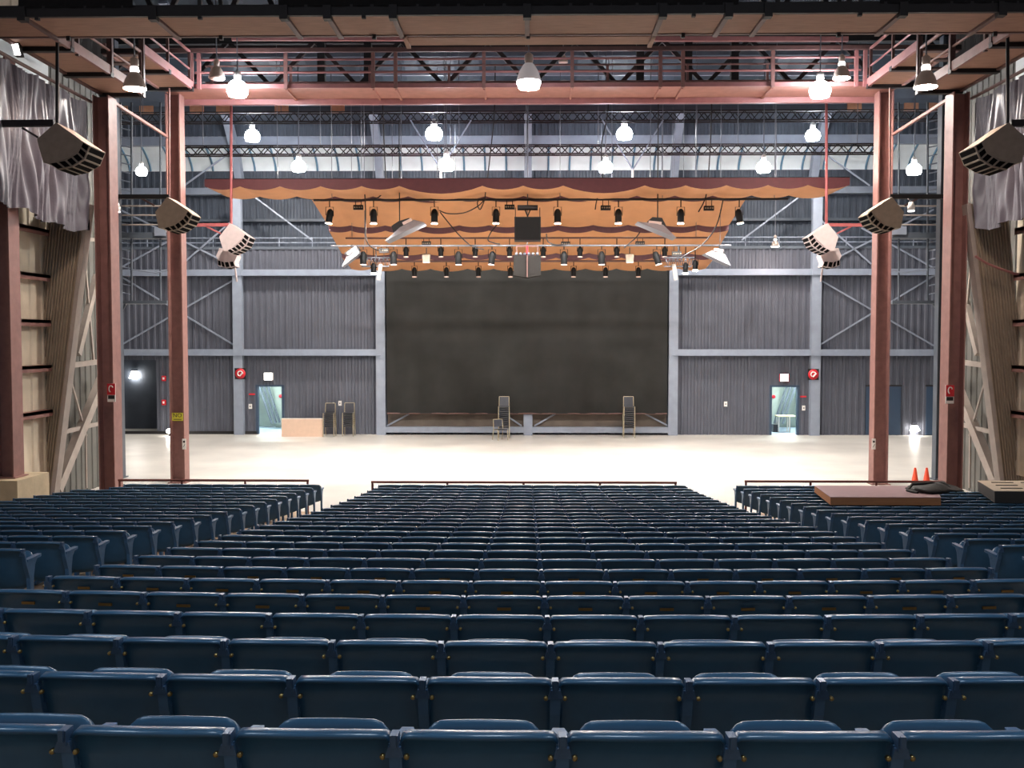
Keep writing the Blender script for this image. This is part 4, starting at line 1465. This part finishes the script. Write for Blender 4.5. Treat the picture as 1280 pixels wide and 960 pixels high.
G = 'lit globes over the stage'
L2 = [(297, 113, 26, 28.7, 'large lit lamp glaring before the pink catwalk at its plain-seat end'), (1025, 114, 26, 28.7, 'large lit lamp glaring before the pink catwalk at its board-side end'),
      (315.5, 171, 19, 42, 'lit lamp of the upper row, first from the plain-seat side'), (542.5, 168, 21, 42, 'lit lamp of the upper row, second from the plain-seat side'),
      (780.5, 168, 20, 42, 'lit lamp of the upper row, third from the plain-seat side'), (1016, 170, 18, 42, 'lit lamp of the upper row, last toward the board side'),
      (373.5, 209, 18, 36, 'lit lamp of the lower row, first from the plain-seat side'), (558, 207, 20, 36, 'lit lamp of the lower row, second from the plain-seat side'),
      (757, 210, 18, 36, 'lit lamp of the lower row, third from the plain-seat side'), (954.5, 210, 18, 36, 'lit lamp of the lower row, last toward the board side'),
      (177, 215, 14, 39, 'outermost lit lamp seen between the columns beside the ladder, plain side'), (1142.5, 213, 18, 39, 'outermost lit lamp seen between columns on the board side')]
for px, py, w, d, lab in L2:
    dome_lamp(px, py, w, d, lab, 2, None, G, 'lamp_side' if d == 39 else 'lamp')
dome_lamp(661, 102, 30, 27, 'central dome lamp in front of the pink catwalk', 3, None)
dome_lamp(168.5, 111, 28, 21.5, 'lit ribbed dome lamp under the side catwalk near the plain curtain', 1, 11.2)
dome_lamp(1157, 109, 28, 21.5, 'lit ribbed dome lamp under the side catwalk on the board side', 1, 11.2)
dome_lamp(1052, 98, 21, 28.5, 'smaller lit dome lamp before the board-side end of the pink catwalk', 1)
dome_lamp(271, 98, 20, 28.5, 'unlit dome lamp before the plain-seat end of the pink catwalk', 0)
dome_lamp(969, 308, 10, 44, 'small dome lamp before the dark wall beside the canopy', 1)
dome_lamp(704, 78, 12, 34, 'small lamp behind the central dome lamp', 0)
for px_, lab in ((-6, 'added fill lamp out of view above the plain side block of seats'), (0, 'added fill lamp out of view above the centre block of seats'), (6, 'added fill lamp out of view above the board-strewn side block')):  # unseen lamps added to brighten the seat tops and tipped pans
    q_ = proj((px_, 5.0, 11.6))
    dome_lamp(q_[0], q_[1], 150, 5.0, lab, 4)
# small swivel spots on the black bars
for px, py, lab in ((146, 259, 'small lit spotlight on the black bar beside the ladder, plain side'), (1139, 258, 'small lit spotlight on the black bar beside the ladder, board side')):
    p = P(px, py, 27.6)
    e = empty('spotlight', p, lab, 'lamp')
    MB().lathe([(.09, -.12), (.1, 0), (.05, .12)], 12, p).build('body', 'white', e)
    MB().lathe([(.085, -.14), (.095, -.12)], 12, p).build('lit_lens', 'exit', e)
    MB().tube([p + Vector((0, 0, .12)), (p.x, 27.9, P(px, 247, 27.9).z)], .02, 6).build('bracket', 'black', e)
# wall lamps
for px, py, d, w, h, lab in ((168, 468.5, 48.1, 11, 9, 'glowing wall lamp high in the dark wall recess'), (1143, 535, DW - .1, 11, 6, 'glowing low wall lamp on the dark wall above the orange cones')):
    p = P(px, py, d)
    a = w / 2 * d / F
    b = h / 2 * d / F
    e = empty('wall_lamp', p, lab, 'lamp')
    MB().hexa([(p.x - a, d - .15, p.z - b), (p.x + a, d - .15, p.z - b), (p.x + a, d + .04, p.z - b), (p.x - a, d + .04, p.z - b), (p.x - a * .5, d - .1, p.z + b), (p.x + a * .5, d - .1, p.z + b), (p.x + a * .5, d + .04, p.z + b), (p.x - a * .5, d + .04, p.z + b)]).build('lit_shade', 'lamp_stage', e)
    MB().box(p.x - a * .6, p.x + a * .6, d - .08, d + .05, p.z + b, p.z + b + .06).build('cap', 'black', e)
p = P(211.5, 540, 44.5)
e = empty('floor_lamp', (p.x, p.y, Z0), 'small lit lamp low beside the brown column with the notice', 'lamp')
MB().lathe([(.05, 0), (.13, .06), (.13, .14), (.04, .2)], 12, p - Vector((0, 0, .06))).build('lit_globe', 'lamp_stage', e)
MB().tube([(p.x, p.y, Z0), p], .03, 6).build('stand', 'black', e)

# ------------------------------------------------------------------ ladder towers
for sg in (-1, 1):
    f_ = (lambda x: x) if sg < 0 else (lambda x: 1324 - x)
    d = 32.2
    e = empty('ladder_tower', P(f_(158), 378, d), 'grey steel ladder and platforms between the columns, %s' % ('above the dark wall recess' if sg < 0 else 'above the blue doors'), 'ladder')
    for px in (150.5, 164.5):
        MB().tube([P(f_(px), 128, d), P(f_(px), 380, d)], .035, 6).build('stile', 'post_dark', e)
    zt_, zb_ = P(f_(157), 135, d).z, P(f_(157), 378, d).z
    n = 22
    for i in range(n):
        py = 140 + i * 10.8
        MB().tube([P(f_(150.5), py - 1.5, d), P(f_(164.5), py + 1.5, d)], .02, 5).build('rung', 'post', e)
    for px in (200.5,):
        MB().tube([P(f_(px), 128, d), P(f_(px), 376, d)], .03, 6).build('upright', 'post_dark', e)
    for py, h in ((295, .18), (378, .1)):
        a, b = P(f_(141), py, d), P(f_(212), py, d)
        MB().bar(a, b, .5, h).build('platform', 'post_dark', e)
    for py in (257.5, 269, 281):
        MB().tube([P(f_(141), py, d - .2), P(f_(205), py, d - .2)], .03, 6).build('guard_rail', 'brace', e)
    MB().tube([P(f_(165), 337, d - .2), P(f_(195), 341, d - .2), P(f_(212), 337, d - .2)], .025, 6).build('guard_rail', 'post', e)
    MB().box(P(f_(199), 292, d - .3).x - .05 * sg - .2, P(f_(199), 292, d - .3).x + .2, d - .32, d - .1, P(200, 296, d).z, P(200, 286, d).z).build('hatch', 'post', e)
    MB().bar(P(f_(157), 380, d), P(f_(146), 400, d), .06).build('knee_brace', 'post_dark', e)

# ------------------------------------------------------------------ cables
CB = [(34.5, [(478, 120), (481, 200), (482, 232), (474, 246), (463, 249)], 'dark cable curving down to the uppermost bar above the second par can'),
      (34.4, [(619, 80), (618, 140), (612, 200), (607, 240), (606, 249), (600, 262), (597, 252), (607, 247)], 'dark looped cable beside the black speaker, plain-seat side'),
      (34.4, [(760, 85), (760, 140), (752, 180), (753, 226), (746, 250), (744, 262)], 'dark cable hanging from the pink catwalk past a lit lamp'),
      (34.4, [(890, 110), (888, 180), (884, 235), (880, 252), (873, 265)], 'dark cable dropping to the fourth connector box'),
      (34.4, [(904, 249), (898, 275), (890, 292), (875, 308), (858, 318), (853, 322)], 'dark cable draping from the bar end to the lit cans'),
      (36.2, [(550, 265), (562, 280), (575, 295), (590, 308), (605, 312)], 'dark slanting cable below the third par can'),
      (34.5, [(549, 263), (560, 267), (580, 266), (597, 258), (606, 249)], 'dark sagging cable between the third and fourth par cans'),
      (36.3, [(683, 292), (685, 302), (695, 306), (705, 305)], 'dark short cable beside the black speaker, board side'),
      (36.3, [(622, 280), (614, 290), (610, 300), (618, 304), (625, 305)], 'dark short cable beside the black speaker near the fourth can'),
      (33.9, [(456, 243), (457, 262), (458, 300), (470, 312), (478, 312)], 'thin dark cable dropping behind the first connector box'),
      (36.3, [(800, 290), (795, 297), (788, 303), (780, 310)], 'short dark cable under the board-side grey floodlight')]
for d, pts, lab in CB:
    P3 = [P(*q, d) for q in pts]
    # smooth through the points
    sm = []
    for i in range(len(P3) - 1):
        q0, q1, q2, q3 = P3[max(i - 1, 0)], P3[i], P3[i + 1], P3[min(i + 2, len(P3) - 1)]
        for k in range(5):
            t = k / 5
            sm.append(.5 * ((2 * q1) + (q2 - q0) * t + (2 * q0 - 5 * q1 + 4 * q2 - q3) * t * t + (3 * q1 - q0 - 3 * q2 + q3) * t ** 3))
    sm.append(P3[-1])
    tag(MB().tube(sm, .022, 6).build('power_cable', 'cable'), lab, 'cable')
# chain bridles over the canopy
for i, px in enumerate((551, 791)):
    e = empty('chain_bridle', P(px, 222, 37.5), 'steel V-shaped bridle above the canopy, %s' % ('near second lower lamp' if i == 0 else 'near third lower lamp'), 'rigging', 'V bridles over the canopy')
    for dx in (-38, 38):
        MB().tube([P(px + dx, 150, 37.5), P(px, 212, 37.5)], .03, 6).build('sling', 'post', e)
    MB().tube([P(px, 212, 37.5), P(px, 224, 37.5)], .05, 6).build('shackle', 'white', e)
# tangled end trusses of the pale bar
for i, (px, s_) in enumerate(((470, 1), (848, -1))):
    e = empty('end_rig', P(px, 330, 37), 'tangle of clamps and short truss at the canopy end, %s' % ('plain-seat side' if i == 0 else 'board side'), 'rigging')
    mb = MB()
    for k in range(7):
        mb.tube([P(px - 16 + k * 5, 322, 37), P(px - 13.5 + k * 5, 333, 37), P(px - 11 + k * 5, 322, 37)], .02, 5)
    mb.build('lacing', 'wire', e)
    MB().tube([P(px - 18, 322, 37), P(px + 20, 322, 37)], .03, 6).build('chord', 'wire', e)
    MB().tube([P(px - 18, 333, 37), P(px + 16, 333, 37)], .03, 6).build('chord', 'wire', e)
    MB().tube([P(px, 322, 37), P(px, 306, 37)], .025, 6).build('hanger', 'wire', e)
    MB().bar(P(px + s_ * 6, 330, 37), P(px + s_ * 3, 350, 37), .14, .06).build('drop_plate', 'brace', e)

# ------------------------------------------------------------------ stage props: chairs, tabletop, cones


def chair_parts():
    seat = MB().box(-.22, .22, -.22, .22, .43, .47)
    back = MB().hexa([(-.2, .2, .56), (.2, .2, .56), (.2, .23, .56), (-.2, .23, .56), (-.2, .25, .88), (.2, .25, .88), (.2, .28, .88), (-.2, .28, .88)])
    fr = MB()
    out = []
    for s_ in (-1, 1):
        out.append(MB().tube([(s_ * .24, -.24, 0), (s_ * .235, -.21, .45)], .018, 6))
        out.append(MB().tube([(s_ * .235, .3, 0), (s_ * .225, .2, .45)], .018, 6))
        fr.tube([(s_ * .225, .2, .45), (s_ * .215, .26, .88)], .018, 6)
        fr.tube([(s_ * .235, -.21, .45), (s_ * .225, .2, .45)], .016, 6)
    fr.tube([(-.215, .26, .88), (.215, .26, .88)], .016, 6)
    fr.tube([(-.235, -.2, .44), (.235, -.2, .44)], .018, 6)
    return seat, back, out, fr


se_, ba_, le_, fr_m = chair_parts()
CD = {'seat': se_.mesh('seat', 'chairblack'), 'backrest': ba_.mesh('backrest', 'chairblack'), 'back_frame': fr_m.mesh('back_frame', 'chrome')}
CL = [l.mesh('leg', 'chrome') for l in le_]


def chair(loc, rz, lab, grp):
    e = empty('stacking_chair', loc, lab, 'chair', grp)
    e.rotation_euler = (0, 0, rz)
    for nm, me in list(CD.items()) + [('leg', q) for q in CL]:
        o = bpy.data.objects.new(nm, me)
        COL.objects.link(o)
        o.parent = e


for px, py, nst, dz, who, rz in ((630, 547, 11, .092, 'scrim stack beside a lone chair', 0), (786, 547, 11, .092, 'lone scrim stack toward the table doorway', 0),
                                 (412, 545.5, 8, .085, 'the stack beside the beige tabletop', 0), (436, 545, 8, .085, 'the outer stack near the beige tabletop', 0)):
    p = PZ(px, py, Z0)
    for k in range(nst):
        chair((p.x, p.y, Z0 + k * dz), rz, 'black chrome chair in %s, %s up' % (who, ORD[k + 1]), 'stacked chairs: ' + who)
p = PZ(627, 550, Z0)
chair((p.x - .05, p.y, Z0), .5, 'single black chrome chair standing before the scrim stack', None)
# beige folded tabletop
a, b = PZ(352, 545.8, Z0), PZ(403.5, 545.8, Z0)
zt_ = P(378, 523.5, a.y).z
e = empty('folded_table', ((a.x + b.x) / 2, a.y, Z0), 'long beige tabletop standing on edge between doorway and stacked chairs', 'table')
MB().box(a.x, b.x, a.y, a.y + .04, Z0, zt_).build('tabletop', 'fold_table', e)
MB().box(a.x, b.x, a.y - .004, a.y + .05, zt_, zt_ + .02).build('edge_strip', 'white', e)
for x in (a.x + .3, b.x - .3):
    MB().box(x - .03, x + .03, a.y + .04, a.y + .4, Z0, Z0 + .4).build('leg', 'chrome', e)
# cones
for px, lab in ((1144, 'orange traffic cone behind the rail, nearer the cream-lit stage'), (1158.5, 'orange traffic cone behind the rail, nearer the grey post')):
    p = P(px, 585, 28.6)
    e = empty('traffic_cone', (p.x, 28.6, Z0), lab, 'cone', 'orange cones behind the rail')
    h = p.z - Z0
    MB().lathe([(.15, .02), (.13, .05), (.03, h), (.02, h + .01)], 16, (p.x, 28.6, Z0)).build('cone_body', 'cone', e)
    MB().box(p.x - .19, p.x + .19, 28.41, 28.79, Z0, Z0 + .03).build('base', 'cone', e)

# boards resting on seat backs


def slab(name, q, th, mats, label, cat):
    # q: top corners (front-left, front-right, back-right, back-left)
    e = empty(name, sum(q, Vector()) / 4 - Vector((0, 0, th)), label, cat)
    n = (q[1] - q[0]).cross(q[3] - q[0]).normalized()
    top = [v for v in q]
    bot = [v - n * th for v in q]
    MB().hexa([v - n * .012 for v in bot] + [v - n * .012 for v in top]).build('core', mats[1], e)
    MB().hexa([v - n * .012 for v in top] + top).build('top_sheet', mats[0], e)
    return e, n


def st(y):      # height of the seat tops
    return floor_z(y) + SH


qy0, qy1 = 18.3, 21.9
lift = .16


def onto(px, py0, y, l=lift):
    x = P(px, py0, y).x
    return Vector((x, y, st(y) + l))


q = [onto(1038, 625, qy0), onto(1176, 625, qy0), onto(1168, 611, qy1), onto(1018, 611, qy1)]
e, n = slab('plywood_board', q, .135, ('board_sheen', 'board_edge'), 'brown wooden board lying across the seat backs', 'board')
# black bag on the board
c = q[1].lerp(q[2], .36) + Vector((-.22, 0, 0))
b0 = empty('black_bag', c, 'crumpled black bag lying on the brown wooden board', 'bag')
rows = []
for j in range(9):
    t = j / 8
    r = []
    for i in range(21):
        a = i / 20 * 2 * PI
        rad = math.sin(PI * (.08 + .84 * t)) ** .6
        lump = 1 + .22 * math.sin(3 * a + 4 * t) + .12 * math.sin(7 * a + 9 * t)
        r.append(c + Vector((.42 * rad * lump * math.cos(a) + .25 * t, .5 * rad * lump * math.sin(a), .01 + .15 * t * (1 + .3 * math.sin(2 * a)))))
    rows.append(r)
mb = MB().grid(rows)
mb.add(rows[-1][:-1], [tuple(range(20))])
mb.build('body', 'bag', b0)
mb = MB().tube([c + Vector((-.3, -.3, .04)), c + Vector((-.42, -.1, .06)), c + Vector((-.25, .1, .15)), c + Vector((.1, .0, .19)), c + Vector((.5, -.2, .06))], .03, 8)
mb.build('strap', 'bag', b0)
q = [onto(1243, 622, 19.0, .24), onto(1330, 622, 19.0, .24), onto(1310, 607, 22.2, .26), onto(1222, 607, 22.2, .26)]
e, n = slab('stage_deck', q, .22, ('grey_board', 'dark_board'), 'grey slotted deck with black sides lying on the seats by the wall', 'platform')
for k in range(3):
    for j in range(2):
        a = q[0].lerp(q[3], .2 + .28 * k)
        b = q[1].lerp(q[2], .2 + .28 * k)
        u0, u1 = .15 + .42 * j, .45 + .42 * j
        MB().bar(a.lerp(b, u0) + n * .004, a.lerp(b, u1) + n * .004, .06, .02).build('slot', 'dark_board', e)

# ------------------------------------------------------------------ world & view
w = bpy.data.worlds.new('world')
S.world = w
w.use_nodes = True
bg = w.node_tree.nodes['Background']
bg.inputs[0].default_value = (.75, .68, .72, 1)
bg.inputs[1].default_value = .3
S.view_settings.view_transform = 'Standard'
S.view_settings.look = 'None'
S.view_settings.exposure = 0
S.view_settings.gamma = 1
S.view_settings.use_curve_mapping = False
S.cycles.max_bounces = 6
S.cycles.diffuse_bounces = 4
S.cycles.sample_clamp_indirect = 8
